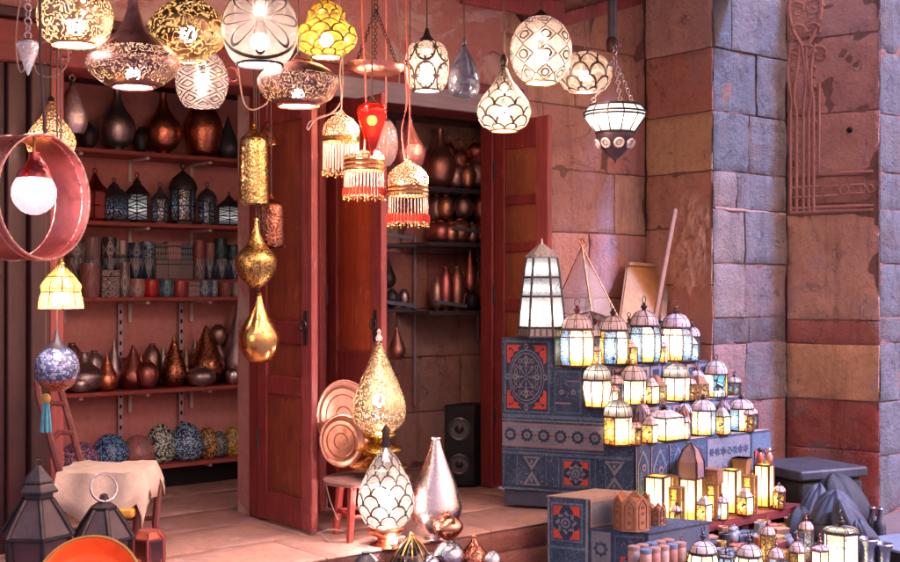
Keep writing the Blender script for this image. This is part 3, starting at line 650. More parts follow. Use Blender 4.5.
# vases on shelf four
z=SZ[3]
V=[(84,348,388,21,GOURD,PEWTER,'broad grey pewter vase next to the blue mosaic globe',7.30),(72,338,386,12,ROUND,BRONZE,'round bronze pot at the left end behind the mosaic globe',7.42),(94,347,386,10,ROUND,PEWTER,'round pewter ball on the back row of the vase shelf',7.43),(80,373,391,11,ROUND,PEWTER,'small shiny round pewter pot in the front row at the left',7.24),
 (107,351,389,11,TEAR,COPPER,'orange copper teardrop vase right of the pewter pots',7.26),(114,337,386,9,TEAR,PEWTER,'slim dark pewter teardrop behind the orange copper one',7.42),(133,344,388,14,TEAR,COPPERD,'brown copper vase with a looped top on the vase shelf',7.33),(152,343,386,10,ROUND,BRONZE,'bronze ball by the left metal upright, back row',7.43),(147,360,389,12,ROUND,COPPERD,'squat copper pot in the front row below the bronze ball',7.25),
 (174,335,387,13,TEAR,COPENG,'golden copper teardrop vase in the middle of the vase shelf',7.29),(186,350,386,9,TEAR,BRONZE,'dim bronze teardrop half hidden behind the golden one',7.42),(206,326,385,19,TEAR,COPENG,'big engraved copper teardrop vase with a tall neck',7.36),(201,366,386,15,ROUND,PEWTER,'squat pewter bowl lamp in front of the big engraved vase',7.23),
 (218,343,384,9,ROUND,BRONZE,'small bronze ball pot left of the tall grey vase',7.43),(238,305,383,17,TEAR,PEWTER,'tall grey pewter teardrop vase at the right end of the vase shelf',7.37),(233,366,384,8,ROUND,SILVER,'little silver pot in front of the tall grey vase',7.23),(252,370,383,10,ROUND,IRONB,'low dark bowl at the right end of the vase shelf',7.28)]
for (px,yt,yb,hw,pf,m,l,Y) in V: shelfitem(px,yt,yb,hw,z,pf,m,l,group=G_V,Y=Y)
shelfitem(218,322,344,9,z+.25,ROUND,BRONZE,'bronze ball pot stacked on top of another bronze ball',group=G_V,Y=7.43)
for k,(px,yt,hw,pf,m,l) in enumerate(((62,350,9,TEAR,BRONZE,'slim bronze teardrop at the left end behind the mosaic globe'),(100,352,9,ROUND,PEWTER,'round pewter jar between the pewter ball and the slim teardrop'),(124,356,8,ROUND,COPPERD,'dull copper jar behind the looped brown vase'),(141,352,8,TEAR,COPPER,'small orange teardrop in the back row near the left upright'),(163,346,9,TEAR,PEWTER,'grey teardrop in the back row between the two uprights'),(195,340,9,TEAR,PEWTER,'grey pointed vase behind the big engraved one'),(228,346,9,TEAR,BRONZE,'bronze teardrop in the back row left of the tall grey vase'),(247,345,9,ROUND,COPPERD,'copper jar in the back row at the right end'))):
    shelfitem(px,yt,386,hw,z,pf,m,l,group=G_V,Y=7.46)
# mosaic eggs on the lowest shelf
z=SZ[4]
def mosa(c1,c2,sc_=110.0): 
    t=NT('mosaic'); v=t.coord(); vo=t.n('TexVoronoi',{'Vector':v,'Scale':sc_}); ed=t.n('TexVoronoi',{'Vector':v,'Scale':sc_},feature='DISTANCE_TO_EDGE').outputs['Distance']
    rn=t.n('SeparateColor',{'Color':vo.outputs['Color']}).outputs[0]
    c=t.mix(t.ramp(rn,.4,.5),c1,c2); c=t.mix(t.ramp(ed,.03,.1),(.03,.03,.04),c)
    return t.done(t.n('BsdfPrincipled',{'Base Color':c,'Roughness':.25,'Normal':t.bump(ed,.4,.003)}))
EG=[(62,428,450,8,(.4,.2,.3),(.1,.08,.2),'violet speckled mosaic egg at the left end, mostly hidden'),(79,423,450,17,(.42,.22,.34),(.16,.1,.24),'big purple pink speckled mosaic egg behind the draped chair'),(110,420,452,16,(.15,.35,.6),(.03,.06,.2),'big blue speckled mosaic egg behind the draped chair'),(138,427,455,14,(.5,.12,.12),(.35,.25,.25),'pink red speckled mosaic egg above the cloth corner'),
 (160,425,462,13,(.45,.55,.45),(.03,.05,.06),'green white mosaic egg with black swirls'),(186,426,462,15,(.25,.45,.7),(.03,.05,.12),'blue white speckled mosaic egg right of the green one'),(207,430,460,9,(.5,.28,.06),(.12,.06,.03),'amber mosaic egg behind the black one'),(219,434,458,8,(.03,.04,.06),(.25,.3,.3),'black mosaic egg with one pale spot'),(232,428,456,8,(.6,.42,.06),(.3,.18,.04),'plain yellow mosaic egg right of the black one'),(246,428,455,10,(.55,.4,.38),(.25,.08,.1),'cream and red mosaic egg at the right end')]
for (px,yt,yb,hw,a,b,l) in EG: shelfitem(px,yt-2,yb,hw*1.2,z,EGG,mosa(tuple(min(1,x*1.6) for x in a),b),l,'mosaic_lamp','mosaic egg','mosaic eggs on the lowest shelf',7.31)
mb=MB(); mb.box((2.6,7.38,PZ),(4.25,7.4,.44)); tag(mb.build('gap_shade_sheet',BLACK),'black sheet standing in for the shade under the lowest shelf','board')  # black sheet put in for the shade below the shelf
# ---- right bay
RY=6.98
RS=[(2.30,'short dark shelf holding fat copper lamps at the top of the right doorway'),(1.92,'dark shelf holding two rows of round copper lamps'),(1.44,'thin dark shelf under the slim drop vases')]
DSH=surf((.06,.05,.07),(.10,.08,.1),4,.4)
for z,l in RS: shelf(z,5.22,6.45,l,6.62,7.0,DSH,False,.03)
for (px,l) in ((388,'dark shelf stub with small bottles behind the orange leaf'),): 
    pass
shelf(1.90,4.6,5.1,'upper short dark shelf behind the tasselled lamp',6.62,7.0,DSH,False,.025); shelf(1.46,4.6,5.1,'lower short dark shelf with small dark jars beside the leaf',6.62,7.0,DSH,False,.025)
for px,y0,y1,l in ((415,236,405,'pale conduit pipe running down the back wall of the right doorway'),(478,228,262,'short pale pipe under the shelf of round copper lamps'),(478,305,340,'short pale pipe under the shelf of drop vases')):
    a=onY(px,y0,6.975); b=onY(px,y1,6.975); mb=MB(); mb.tube([a,(a+b)/2,b],.013,8); o=mb.build('pipe',surf((.34,.26,.30),(.42,.33,.36),8,.5)); tag(o,l,'pipe')
for px,y,l in ((466,229,'bluish steel shelf bracket under the round copper lamps'),(396,235,'bluish steel bracket behind the hanging tassels'),(450,303,'bluish steel bracket under the drop vases'),(400,303,'bluish steel bracket beside the conduit pipe')):
    a=onY(px-14,y-1,6.60); b=onY(px+16,y+3,6.60); mb=MB(); mb.obox((a+b)/2,(b-a)/2,(0,.012,0),(0,0,.012)); tag(mb.build('shelf_bracket',surf((.22,.25,.34),(.3,.32,.4),8,.35,.5)),l,'bracket')
GR1='copper lamps on the right doorway shelves'
KEEP=(COPPERD,BRONZE,REDM,COPPER)
COPPERD=metal((.72,.36,.28),(.52,.22,.18),.5,40,.2,.2); BRONZE=metal((.70,.48,.42),(.50,.32,.30),.5,40,.2,.2); REDM=metal((.80,.30,.28),(.6,.18,.18),.46,40,.2,.2); COPPER=metal((.90,.46,.30),(.7,.3,.18),.46,40,.2,.2)  # brighter copies of the metals, standing in for light in the dim bay
def ritem(px,yt,yb,hw,z,pf,m,l,Y=6.75,zoff=0):
    d=dY(px,Y); p=W(px,288,d); return solo('copper_lamp',pf,m,(p.x,p.y,z+zoff),hw*d/F,(yb-yt)*d/F,l,'copper lamp',GR1,22)
ritem(440,118,178,17,2.30,GOURD,COPPERD,'tall bottle-necked maroon lamp on the top shelf of the right doorway')
ritem(478,133,168,16,2.30,ROUND,BRONZE,'fat round bronze lamp on the top shelf by the right jamb')
ritem(459,122,152,10,2.30,ROUND,COPPERD,'small copper ball behind the fat bronze lamp',6.86,.10); ritem(477,118,136,11,2.30,ROUND,REDM,'red copper pot stacked on the fat bronze lamp',6.75,.225); ritem(456,140,166,9,2.30,ROUND,BRONZE,'small bronze ball left of the fat bronze lamp',6.7)
for k,(px,yt,yb,hw,m,l,zo,Y) in enumerate([(441,204,226,10,REDM,'rosy round lamp, left of the front row on the second shelf',0,6.7),(460,202,226,12,COPPERD,'shiny dark round lamp in the middle of the second shelf',0,6.68),(482,204,226,11,REDM,'rosy round lamp by the right jamb on the second shelf',0,6.7),
   (446,182,206,9,COPPER,'orange copper ball stacked at the left above the second shelf',.17,6.76),(464,180,204,10,BRONZE,'bronze ball stacked in the middle above the second shelf',.18,6.8),(482,180,205,9,COPPERD,'copper ball stacked by the jamb above the second shelf',.17,6.76),(433,190,212,7,REDM,'small red pot at the left end of the second shelf',.0,6.85)]):
    ritem(px,yt,yb,hw,1.92,ROUND,m,l,Y,zo)
for k,(px,yt,yb,hw,m,pf,l) in enumerate([(446,256,300,8,REDM,ROUND,'tall rosy pot at the left of the drop vase shelf'),(457,256,300,8,COPPERD,ROUND,'tall copper pot second on the drop vase shelf'),(470,242,284,7,REDM,TEAR,'pointed red drop vase on the drop vase shelf'),(485,243,300,8,COPPER,TEAR,'pointed orange drop vase by the jamb'),(472,280,300,7,IRON,ROUND,'black pot under the pointed red drop vase')]):
    ritem(px,yt,yb,hw,1.44,pf,m,l,6.75,.13 if k==2 else 0)
for k,(px,yt,yb,hw,m,l) in enumerate([(388,246,276,8,IRON,'dark bottle on the stub shelf beside the orange leaf'),(392,280,300,7,IRONB,'dark round jar on the lower stub shelf'),(404,280,300,6,PEWTER,'grey jar at the right of the lower stub shelf')]):
    d=dY(px,6.75); p=W(px,288,d); solo('jar',TEAR if k==0 else ROUND,m,(p.x,p.y,(1.46+(.14 if k==0 else 0))),hw*d/F,(yb-yt)*d/F,l,'jar',None,18)
d=dY(397,6.75); p=W(397,288,d); solo('copper_lamp',TEAR,COPPERD,(p.x,p.y,1.11),.06,.22,'small brown drop lamp hanging low beside the conduit pipe','copper lamp',None,20)
for (px,yt,yb,hw,zz,pf,m,l,Y,zo) in ((425,126,168,10,2.30,GOURD,BRONZE,'bronze bottle lamp left of the maroon one on the top shelf',6.9,0),(448,118,146,9,2.30,ROUND,REDM,'rosy ball lamp in the back row of the top shelf',6.92,.16),(490,122,150,8,2.30,ROUND,COPPERD,'copper ball by the jamb in the back row of the top shelf',6.92,.14),(468,142,168,8,2.30,ROUND,COPPER,'small bright copper ball at the front of the top shelf',6.66,0),
   (451,206,226,8,1.92,ROUND,COPPER,'bright copper ball between the rosy and dark lamps of the second shelf',6.66,0),(472,206,226,7,1.92,ROUND,BRONZE,'small bronze ball at the front of the second shelf',6.66,0),(437,178,204,8,1.92,ROUND,BRONZE,'bronze ball at the left above the second shelf',6.86,.16),(493,182,206,7,1.92,ROUND,REDM,'rosy ball at the jamb above the second shelf',6.86,.17),
   (464,262,300,7,1.44,TEAR,COPPERD,'copper drop vase between the tall pot and the red drop',6.84,0),(478,262,300,7,1.44,TEAR,BRONZE,'bronze drop vase behind the pointed orange one',6.88,0),(437,266,300,7,1.44,ROUND,BRONZE,'bronze pot at the left end of the drop vase shelf',6.8,0),(493,262,300,6,1.44,TEAR,COPPERD,'slim copper drop by the jamb on the drop vase shelf',6.84,0)):
    ritem(px,yt,yb,hw,zz,pf,m,l,Y,zo)
COPPERD,BRONZE,REDM,COPPER=KEEP
# loudspeaker
sp=thing('loudspeaker','black boxy loudspeaker with two round cones on the shop floor','loudspeaker',(0,0,PZ))
a=onZ(444,487,PZ); a.z=PZ; sp.location=a
e=Vector((RT[0],RT[1],0)); e=(e*.93+Vector((FW[0],FW[1],0))*.3).normalized(); bk=Vector((-e.y,e.x,0)); 
if bk.dot(Vector((FW[0],FW[1],0)))<0: bk=-bk
H=.535; w=.17
e1=(Vector((RT[0],RT[1],0))*.95-Vector((FW[0],FW[1],0))*.05).normalized(); e2=(Vector((RT[0],RT[1],0))*.55+Vector((FW[0],FW[1],0))*.83).normalized()
A=a; B=a+e1*.20; Cc=B+e2*.24; D=A+e2*.24
mb=MB(); mb.hexa([A,B,Cc,D]+[v+Vector((0,0,H)) for v in (A,B,Cc,D)]); P('cabinet',mb,BLACK,sp,bevel=.008)
nf=Vector((e1.y,-e1.x,0)); 
if nf.dot(Vector((FW[0],FW[1],0)))>0: nf=-nf
Mf=Matrix(((e1.x,0,nf.x),(e1.y,0,nf.y),(0,1,0)))
for zz,r in ((.38,.068),(.15,.06)):
    c=A+e1*.10+Vector((0,0,zz))+nf*.004
    mb=MB(); mb.ring(c,r,.011,Mf,28,8); P('cone_rim',mb,surf((.04,.035,.04),(.07,.06,.065),10,.3),sp)
    mb=MB(); mb.lathe([(r*.95,.004),(r*.6,.001),(r*.35,.006),(r*.2,.018),(.001,.022)],24,M=Matrix.Translation(c)@Mf.to_4x4()); P('cone',mb,surf((.015,.012,.014),(.03,.025,.028),10,.35),sp)
mb=MB(); mb.obox(A+e1*.10+Vector((0,0,.03))+nf*.01,e1*.09,nf*.012,Vector((0,0,.012))); P('port_bar',mb,BLACK,sp,bevel=.003)
#==PART2==
# ================================================================== HANGING LAMPS
CZ=3.72
def sph(n=9,lo=.12,hi=.92):
    out=[]
    for i in range(n+1):
        z=lo+(hi-lo)*i/n; out.append((2*math.sqrt(max(z*(1-z),0.0)),(z-lo)/(hi-lo)))
    return out
SPH=sph()
UFO=[(.45,0),(.62,.03),(.95,.17),(1,.27),(.9,.37),(.6,.50),(.34,.62),(.2,.76),(.12,.9),(.11,1)]
BOWL=[(.60,0),(.66,.02),(.9,.16),(1,.42),(.95,.66),(.75,.86),(.4,.97),(.15,1)]
HEXB=[(.45,0),(.5,.05),(.93,.26),(1,.42),(1,.60),(.75,.78),(.5,.9),(.30,1)]
SAUC=[(.5,0),(.56,.05),(.85,.2),(1,.5),(.94,.68),(.6,.9),(.2,.98),(.05,1)]
LOTUS=[(.5,0),(.56,.05),(.85,.14),(1,.32),(.88,.5),(.68,.58),(.6,.66),(.62,.74),(.5,.86),(.25,.96),(.1,1)]
BELL=[(.50,0),(.56,.02),(.85,.10),(1,.28),(.92,.44),(.62,.62),(.34,.78),(.16,.92),(.11,1)]
BARR=[(.62,0),(.70,.03),(.95,.2),(1,.45),(.97,.72),(.75,.93),(.4,1)]
DROPU=[(.01,0),(.16,.08),(.55,.4),(.85,.66),(1,.84),(.86,.95),(.4,1)]     # round top, pointed foot
DROPD=[(.45,0),(.85,.06),(1,.22),(.86,.5),(.5,.78),(.2,.93),(.08,1)]
DOMEF=[(1,0),(1,.1),(.9,.4),(.6,.68),(.28,.82),(.12,.92),(.1,1)]
def cord(mb,p,r=.0035,sway=.0):
    mb.tube([(p[0]+sway*math.sin(i*.9),p[1],p[2]+(CZ-p[2])*i/6) for i in range(7)],r,5)
def chainmb(mb,a,b,n=None,s=.012):
    a=Vector(a); b=Vector(b); L=(b-a).length; n=n or max(3,int(L/(s*1.9)))
    q=(b-a).to_track_quat('Z','Y').to_matrix()
    for i in range(n):
        M=q@Matrix.Rotation(PI/2*(i%2),3,'Z')@Matrix.Rotation(PI/2,3,'X')@Matrix.Diagonal((1,1.0,1))
        mb.ring(a+(b-a)*((i+.5)/n),s,s*.28,M,8,4)
def lamp(name,px,yt,yb,hw,d,prof,mat,label,bulb=6,bz=.35,br=.03,cap=IRON,caph=.10,diff=0,lobes=0,lobe=0,seg=40,rim=None,hang='cord',cat='hanging lamp',group=None,cm=CORDM,twist=0,n=5,bmat=None,rz=None):
    p=W(px,yb,d); s=d/F; R=hw*s; H=(yt-yb)*-s
    t=thing(name,label,cat,p,group,rz=rz if rz is not None else random.uniform(0,6.28) if not lobes else 0)
    Hs=H*(1-caph)
    MB().lathe(scl(smoothp(prof,n),R,Hs),seg,lobes=lobes,lobe=lobe,close=False,twist=twist).build('lamp_shade',mat,t)
    if caph>0:
        MB().lathe([(R*prof[-1][0]+.008,Hs-.004),(R*max(prof[-1][0]*.9,.1),Hs+.006),(R*.16,Hs+H*caph*.45),(R*.08,H*.985),(.004,H)],16).build('cap',cap,t)
    r0=R*prof[0][0]
    if rim: MB().ring((0,0,0),r0,.006,None,32,6).build('rim',rim,t)
    if bulb:
        so_=MB().lathe([(br*.5,Hs*bz+br*.8),(br*.55,Hs*bz+br*2.2),(br*.3,Hs*bz+br*2.3)],10).build('socket',BLACK,t)
        MB().ball((0,0,Hs*bz),br,12,8).build('bulb',bmat or BULB(bulb),so_)
    if diff: MB().lathe([(.001,.004),(r0*.93,.004)],28,close=False).build('diffuser',BULBW(diff*2.2),t)
    mb=MB()
    if hang=='cord': cord(mb,(0,0,H-.002)) if False else mb.tube([(0,0,H-.004+(CZ-p.z-H)*i/5) for i in range(6)],.0038,5)
    else: chainmb(mb,(0,0,H-.004),(0,0,CZ-p.z),s=.014)
    mb.build('cord' if hang=='cord' else 'chain',cm if hang=='cord' else PEWTER,t)
    return t
BS=300.0
lamp('pierced_lamp',75,-22,45,37,4.6,BOWL,pierced('filigree',34.0,5.0,.29,(.66,.40,.20),glow=(.10,.065,.028)),'gold pierced bowl lamp with open bright bottom, first along the top edge',BS*.45,.3,.034,diff=5,rim=GOLD)
lamp('pierced_lamp',133,-4,87,46,4.8,UFO,pierced('filigree',44.0,5.0,.35,(.24,.12,.13),.3,.08,.46,(.075,.05,.025)),'wide purplish bronze saucer lamp with tall narrow neck and pierced belly',BS*.5,.14,.028,caph=.02,diff=6,rim=COPPERD,cap=COPPERD)
lamp('pierced_lamp',188,-10,61,38,5.0,HEXB,pierced('filigree',28.0,5.0,.31,(.30,.17,.10),glow=(.055,.042,.02)),'gold lamp pierced with dark tangled lines and a yellow lit foot',BS*.5,.42,.034,diff=0,rim=GOLD,bmat=emit((1,.66,.34),BS*.4))
lamp('mosaic_globe',202,52,107,26,5.35,SPH,shade('lattice',5.0,4.0,.045,(.95,.84,.80)),'white globe lamp with dark diamond lattice below the tangled gold lamp',BS*.45,.5,.03,caph=.04)
lamp('glass_globe',260,-16,65,38,4.9,sph(9,.1,.95),shade('daisy',2.0,1.0,.035,(.98,.88,.80)),'large white glass globe with a black daisy drawing, at the top edge',BS*.6,.3,.036,diff=5,caph=.06,rim=IRON,rz=math.radians(150))
lamp('lotus_lamp',326,-6,57,30,5.3,LOTUS,shade('scales',8.0,4.0,.06,(1,.66,.10),(.2,.12,.02),.25),'yellow glass lotus lamp with scalloped petals',BS,.3,.03,lobes=8,lobe=.06,diff=5,seg=64,rim=GOLD)
lamp('saucer_lamp',298,60,106,40,5.0,SAUC,pierced('filigree',46.0,5.0,.35,(.30,.14,.13),.3,.10,.50,(.075,.05,.025)),'flat copper flying saucer lamp with pierced band and bright bottom',BS*.5,.25,.024,caph=.03,diff=6,cap=COPPER,rim=COPPER)
lamp('glass_drop_lamp',372,96,157,15,5.5,DROPU,shade('none',1.0,1.0,.1,(1,.03,.01),(.05,.03,.03),.10),'glowing red glass drop lamp with a bright bulb inside',BS*.9,.68,.024,caph=.12,bmat=emit((1,.55,.35),BS*.4))
lamp('mosaic_globe',427,28,91,22,5.9,BARR,shade('daisy',6.0,2.0,.06,(1,.86,.68)),'small white barrel shaped mosaic lamp with a black cap, right of the hanging dish',BS*.8,.45,.03,caph=.22,diff=4,rim=IRON)
lamp('glass_drop_lamp',464,36,97,16,6.0,DROPD,glass((.50,.58,.72),.12),'unlit clear bluish glass drop lamp with dark tip',0,caph=.16,cap=IRONB)
lamp('mosaic_bell_lamp',504,54,131,27,6.0,BELL,shade('scales',8.0,4.0,.06,(1,.84,.66)),'bell shaped mosaic lamp with fish scale panes and a dark neck',BS,.28,.032,caph=.16,diff=4,rim=BRASS)
lamp('mosaic_globe',541,10,83,31,6.1,sph(9,.07,.97),shade('rings',8.0,4.0,.05,(1,.88,.74)),'big lit globe with black diamonds and rings below the broken beams',BS*.9,.4,.036,caph=.10,diff=4,rim=BRASS)
lamp('disc_lamp',585,50,93,27,6.4,[(.3,0),(.7,.06),(.96,.28),(1,.46),(.9,.72),(.55,.92),(.2,1)],shade('scales',9.0,2.5,.07,(1,.84,.68)),'squashed mosaic disc lamp right of the big lit globe',BS*.8,.4,.026,caph=.04,diff=4)
lamp('glass_drop_lamp',28,38,76,11,4.7,DROPU,glass((.85,.88,.95),.3),'small clear crystal drop on a chain near the left edge',0,caph=.06,hang='chain')
lamp('gold_lamp',51,96,160,24,6.0,BELL,pierced('cells',60.0,1.0,.10,(.85,.42,.15)),'orange gold pierced bell lamp half hidden behind the big metal ring',BS*.4,.25,.026,caph=.08)
lamp('bell_lamp',72,80,134,15,6.3,[(.7,0),(.8,.04),(1,.2),(.95,.45),(.6,.75),(.2,.95),(.1,1)],PEWTER,'plain grey metal bell on a chain by the left end of the top shelf',0,caph=.08,hang='chain',cat='bell lamp')
lamp('yellow_dome_lamp',61,258,309,22,5.0,[(1,0),(1.02,.03),(.98,.18),(.88,.4),(.92,.5),(.6,.72),(.25,.9),(.12,1)],shade('panes',10.0,3.0,.06,(1,.78,.25),(.3,.2,.06),.3),'yellow glass dome lamp with scalloped crown below the big ring',BS,.25,.03,lobes=8,lobe=.03,diff=6,caph=.1,cap=GOLD,seg=48)
tg=NT('mosaic'); vg=tg.coord(); vo_=tg.n('TexVoronoi',{'Vector':vg,'Scale':75.0}); eg_=tg.n('TexVoronoi',{'Vector':vg,'Scale':75.0},feature='DISTANCE_TO_EDGE').outputs['Distance']
rg=tg.n('SeparateColor',{'Color':vo_.outputs['Color']}).outputs[0]; zg=tg.n('SeparateXYZ',{'Vector':tg.coord('UV')}).outputs[1]
cg=tg.mix(tg.ramp(rg,.35,.6),(.05,.06,.14),(.20,.22,.34)); cg=tg.mix(tg.ramp(tg.ma('ADD',zg,tg.ma('MULTIPLY',rg,.25)),.36,.42),(.55,.10,.02),cg); cg=tg.mix(tg.ramp(eg_,.04,.09),(.03,.02,.03),cg)
GLOBM=tg.done(tg.n('BsdfPrincipled',{'Base Color':cg,'Roughness':.2,'Normal':tg.bump(eg_,.4,.003)}))
lamp('mosaic_globe',57,330,391,22,5.2,sph(9,.03,.95),GLOBM,'blue violet mosaic globe with a tall dark finial and orange panes below',0,.2,.02,caph=.28)
# gold drops in the left doorway
lamp('gold_cylinder_lamp',254,122,203,15,6.1,[(1,0),(1,.03),(.97,.5),(.92,.8),(.7,.88),(.25,.96),(.1,1)],metal((.85,.58,.24),(.70,.44,.14),.25,60,.3,.3,44.0),'tall gold pierced cylinder lamp hanging at the edge of the shelves',0,caph=.06,cap=GOLD)
lamp('copper_lantern',271,194,248,13,6.25,[(.7,0),(.95,.06),(1,.3),(1,.7),(.9,.86),(.5,.95),(.2,1)],metal((.52,.22,.14),(.36,.12,.08),.3,60,.3,.3,30.0),'copper barrel lantern just below the tall gold cylinder',0,caph=.08,cap=COPPER)
lamp('gold_drop_lamp',256,216,288,21,6.1,ONION,BRASSENG,'engraved gold onion lamp, upper of the two beside the door leaf',0,caph=.05,cap=GOLD)
lamp('gold_drop_lamp',259,291,363,20,6.15,[(.1,0),(.55,.04),(.95,.22),(1,.40),(.8,.55),(.5,.70),(.28,.84),(.13,1)],metal((.80,.46,.16),(.62,.30,.1),.22,40,.15,.3),'smooth orange gold onion lamp, lower of the two beside the door leaf',0,caph=.05,cap=GOLD)
lamp('copper_lantern',267,118,146,12,6.4,[(1,0),(.95,.1),(.6,.5),(.25,.85),(.1,1)],COPENG,'small pinkish copper lantern top behind the tall gold cylinder',0,caph=.1,cap=COPPER)
# glass balls behind tassels
lamp('copper_globe',386,118,166,12,6.2,sph(7,.03,.97),glass((.9,.75,.75),.3),'clear glass ball behind the red glowing drop',0,caph=.05,cat='glass ball',cm=CABLER)
lamp('gourd_lamp',410,116,170,15,6.4,BELL,COPPERD,'dark copper gourd hanging behind the tasselled lamp with red cord',0,caph=.05,cat='gourd lamp')
# beaded lamps
def fringe_lamp(px,yt,yn,yd,yb,hw,d,label,red,lit):
    p=W(px,yb,d); s=d/F; H=(yb-yt)*s; R=hw*s; zn=(yb-yn)*s; zd=(yb-yd)*s
    t=thing('beaded_lamp',label,'beaded lamp',p,'beaded lamps with hanging fringes')
    sh=shade('cells',55.0,1.0,.09,(1,.80,.55),(.45,.20,.12),.32)
    MB().lathe(scl(smoothp([(.95,0),(1.03,.12),(.98,.4),(.66,.66),(.28,.82),(.1,1)]),R,H-zn)+[],28,(0,0,zn),close=False).build('dome',sh,t)
    MB().lathe([(R*.92,zd),(R*1.0,zd+(zn-zd)*.1),(R*1.0,zd+(zn-zd)*.7),(R*.9,zn)],28,close=False).build('drum',surf((.66,.30,.12),(.5,.16,.08),60,.4,.3,.5,90),t)
    mb=MB()
    for zz in (zd+.004,zn-.004,zd+(zn-zd)*.5): mb.ring((0,0,zz),R*1.0,.005,None,28,6)
    mb.build('trim',GOLD,t)
    mb=MB(); n=34
    for k in range(n):
        a=2*PI*k/n; x,y=R*.98*math.cos(a),R*.98*math.sin(a); lo=zd*.12*(1+.6*math.sin(k*2.4))
        mb.tube([(x,y,zd),(x*1.01,y*1.01,(zd+lo)/2),(x*1.02,y*1.02,lo)],.0024,4)
    mb.build('fringe',surf((.70,.46,.36),(.62,.32,.24),30,.5),t)
    mb=MB(); z0=zd*.40 if red else zd*.16
    for k in range(n):
        a=2*PI*(k+.5)/n; x,y=R*1.01*math.cos(a),R*1.01*math.sin(a)
        mb.tube([(x,y,z0),(x*1.03,y*1.03,z0*.7),(x*1.04,y*1.04,z0*.38+.004*math.sin(k*3))],.006 if red else .0035,5)
    mb.build('tassels',surf((.85,.09,.02),(.7,.05,.02),30,.7) if red else surf((.6,.4,.2),(.5,.3,.15),30,.5),t)
    mb=MB()
    for k in range(n):
        a=2*PI*k/n; mb.ball((R*1.03*math.cos(a),R*1.03*math.sin(a),.006+.006*math.sin(k*2.4)),.0055,6,4)
    mb.build('beads',GOLD,t)
    if lit: MB().ball((R*.35,-R*.55,zn+(H-zn)*.35),.023,10,8).build('bulb',BULB(BS*.7),t)
    MB().tube([(0.012*math.sin(i*1.3),0,H-.005+(CZ-p.z-H)*i/8) for i in range(9)],.0038,6).build('cord',CABLER if red else CABLE,t)
fringe_lamp(341,110,137,142,176,18,5.8,'beaded lamp with white fringe and gold dome, upper left of the three',False,True)
fringe_lamp(364,150,160,171,200,20,5.6,'beaded lamp with orange red tassels, hidden under the red glass drop',True,True)
fringe_lamp(408,158,186,196,227,20,5.6,'lowest beaded lamp with orange tassels, hanging on a red cord',True,True)
# white bowl lamp with dark flowered belly
p=W(615,163,6.6); s=6.6/F
t=thing('bowl_lamp','white panelled bowl lamp with dark flowered belly hanging on three chains','hanging lamp',p)
R=31*s
MB().lathe([(R*.62,30*s),(R*.98,46*s),(R,50*s),(R*.82,57*s)],12,close=False).build('glass_panes',pane((1,.90,.78),(1,.80,.6),2.6,'panes',12.0,1.0,.06),t,smooth=False)
mb=MB()
for zz,rr in ((30,.62),(47,.985),(50,1.0),(57,.82)): mb.ring((0,0,zz*s),R*rr,.006,None,36,6)
for k in range(12):
    a=2*PI*k/12; c,q=math.cos(a),math.sin(a); mb.tube([(R*.62*c,R*.62*q,30*s),(R*.98*c,R*.98*q,46*s),(R*1.0*c,R*1.0*q,50*s),(R*.82*c,R*.82*q,57*s)],.004,5)
mb.build('frame',IRON,t)
MB().lathe(scl(smoothp([(.02,0),(.07,.12),(.2,.22),(.45,.5),(.6,.82),(.62,1)]),R,30*s),24,close=False).build('belly',surf((.05,.03,.04),(.09,.05,.06),20,.4),t)
mb=MB()
for k in range(8):
    a=2*PI*k/8+.2; c=Vector((R*.53*math.cos(a),R*.53*math.sin(a),19*s)); n_=Vector((math.cos(a),math.sin(a),-.5)).normalized()
    q=n_.to_track_quat('Z','Y').to_matrix()
    mb.ring(c+n_*.006,.022,.008,q,14,5); mb.ring(c+n_*.008,.007,.005,q,8,4)
mb.build('flower_rings',WHITEP,t)
MB().lathe([(.001,29*s),(R*.6,29*s)],24,close=False).build('diffuser',BULBW(2.0),t)
mb=MB(); top=Vector((0,0,104*s))
for k in range(3):
    a=2*PI*k/3+.5; chainmb(mb,(R*.8*math.cos(a),R*.8*math.sin(a),57*s),top,s=.012)
chainmb(mb,top,(0,0,118*s),s=.014); mb.build('chain',PEWTER,t)
# hanging metal dish on three chains
p=W(376,68,5.7); s=5.7/F
t=thing('hanging_dish','shallow pinkish brass dish with raised ends hanging on chains from a hook','dish',p)
MB().lathe(smoothp([(.02,-.03),(.08,-.03),(.13,-.012),(.148,.012),(.143,.014),(.10,-.006),(.02,-.012)]),32,sx=1.0,sy=.7).build('bowl',metal((.62,.30,.24),(.45,.18,.15),.35),t)
mb=MB(); top=Vector((0,0,.27))
for k in range(3):
    a=2*PI*k/3; chainmb(mb,(.13*math.cos(a),.09*math.sin(a),.012),top,s=.009)
chainmb(mb,top,(0,0,CZ-p.z),s=.013); mb.build('chain',IRON,t)
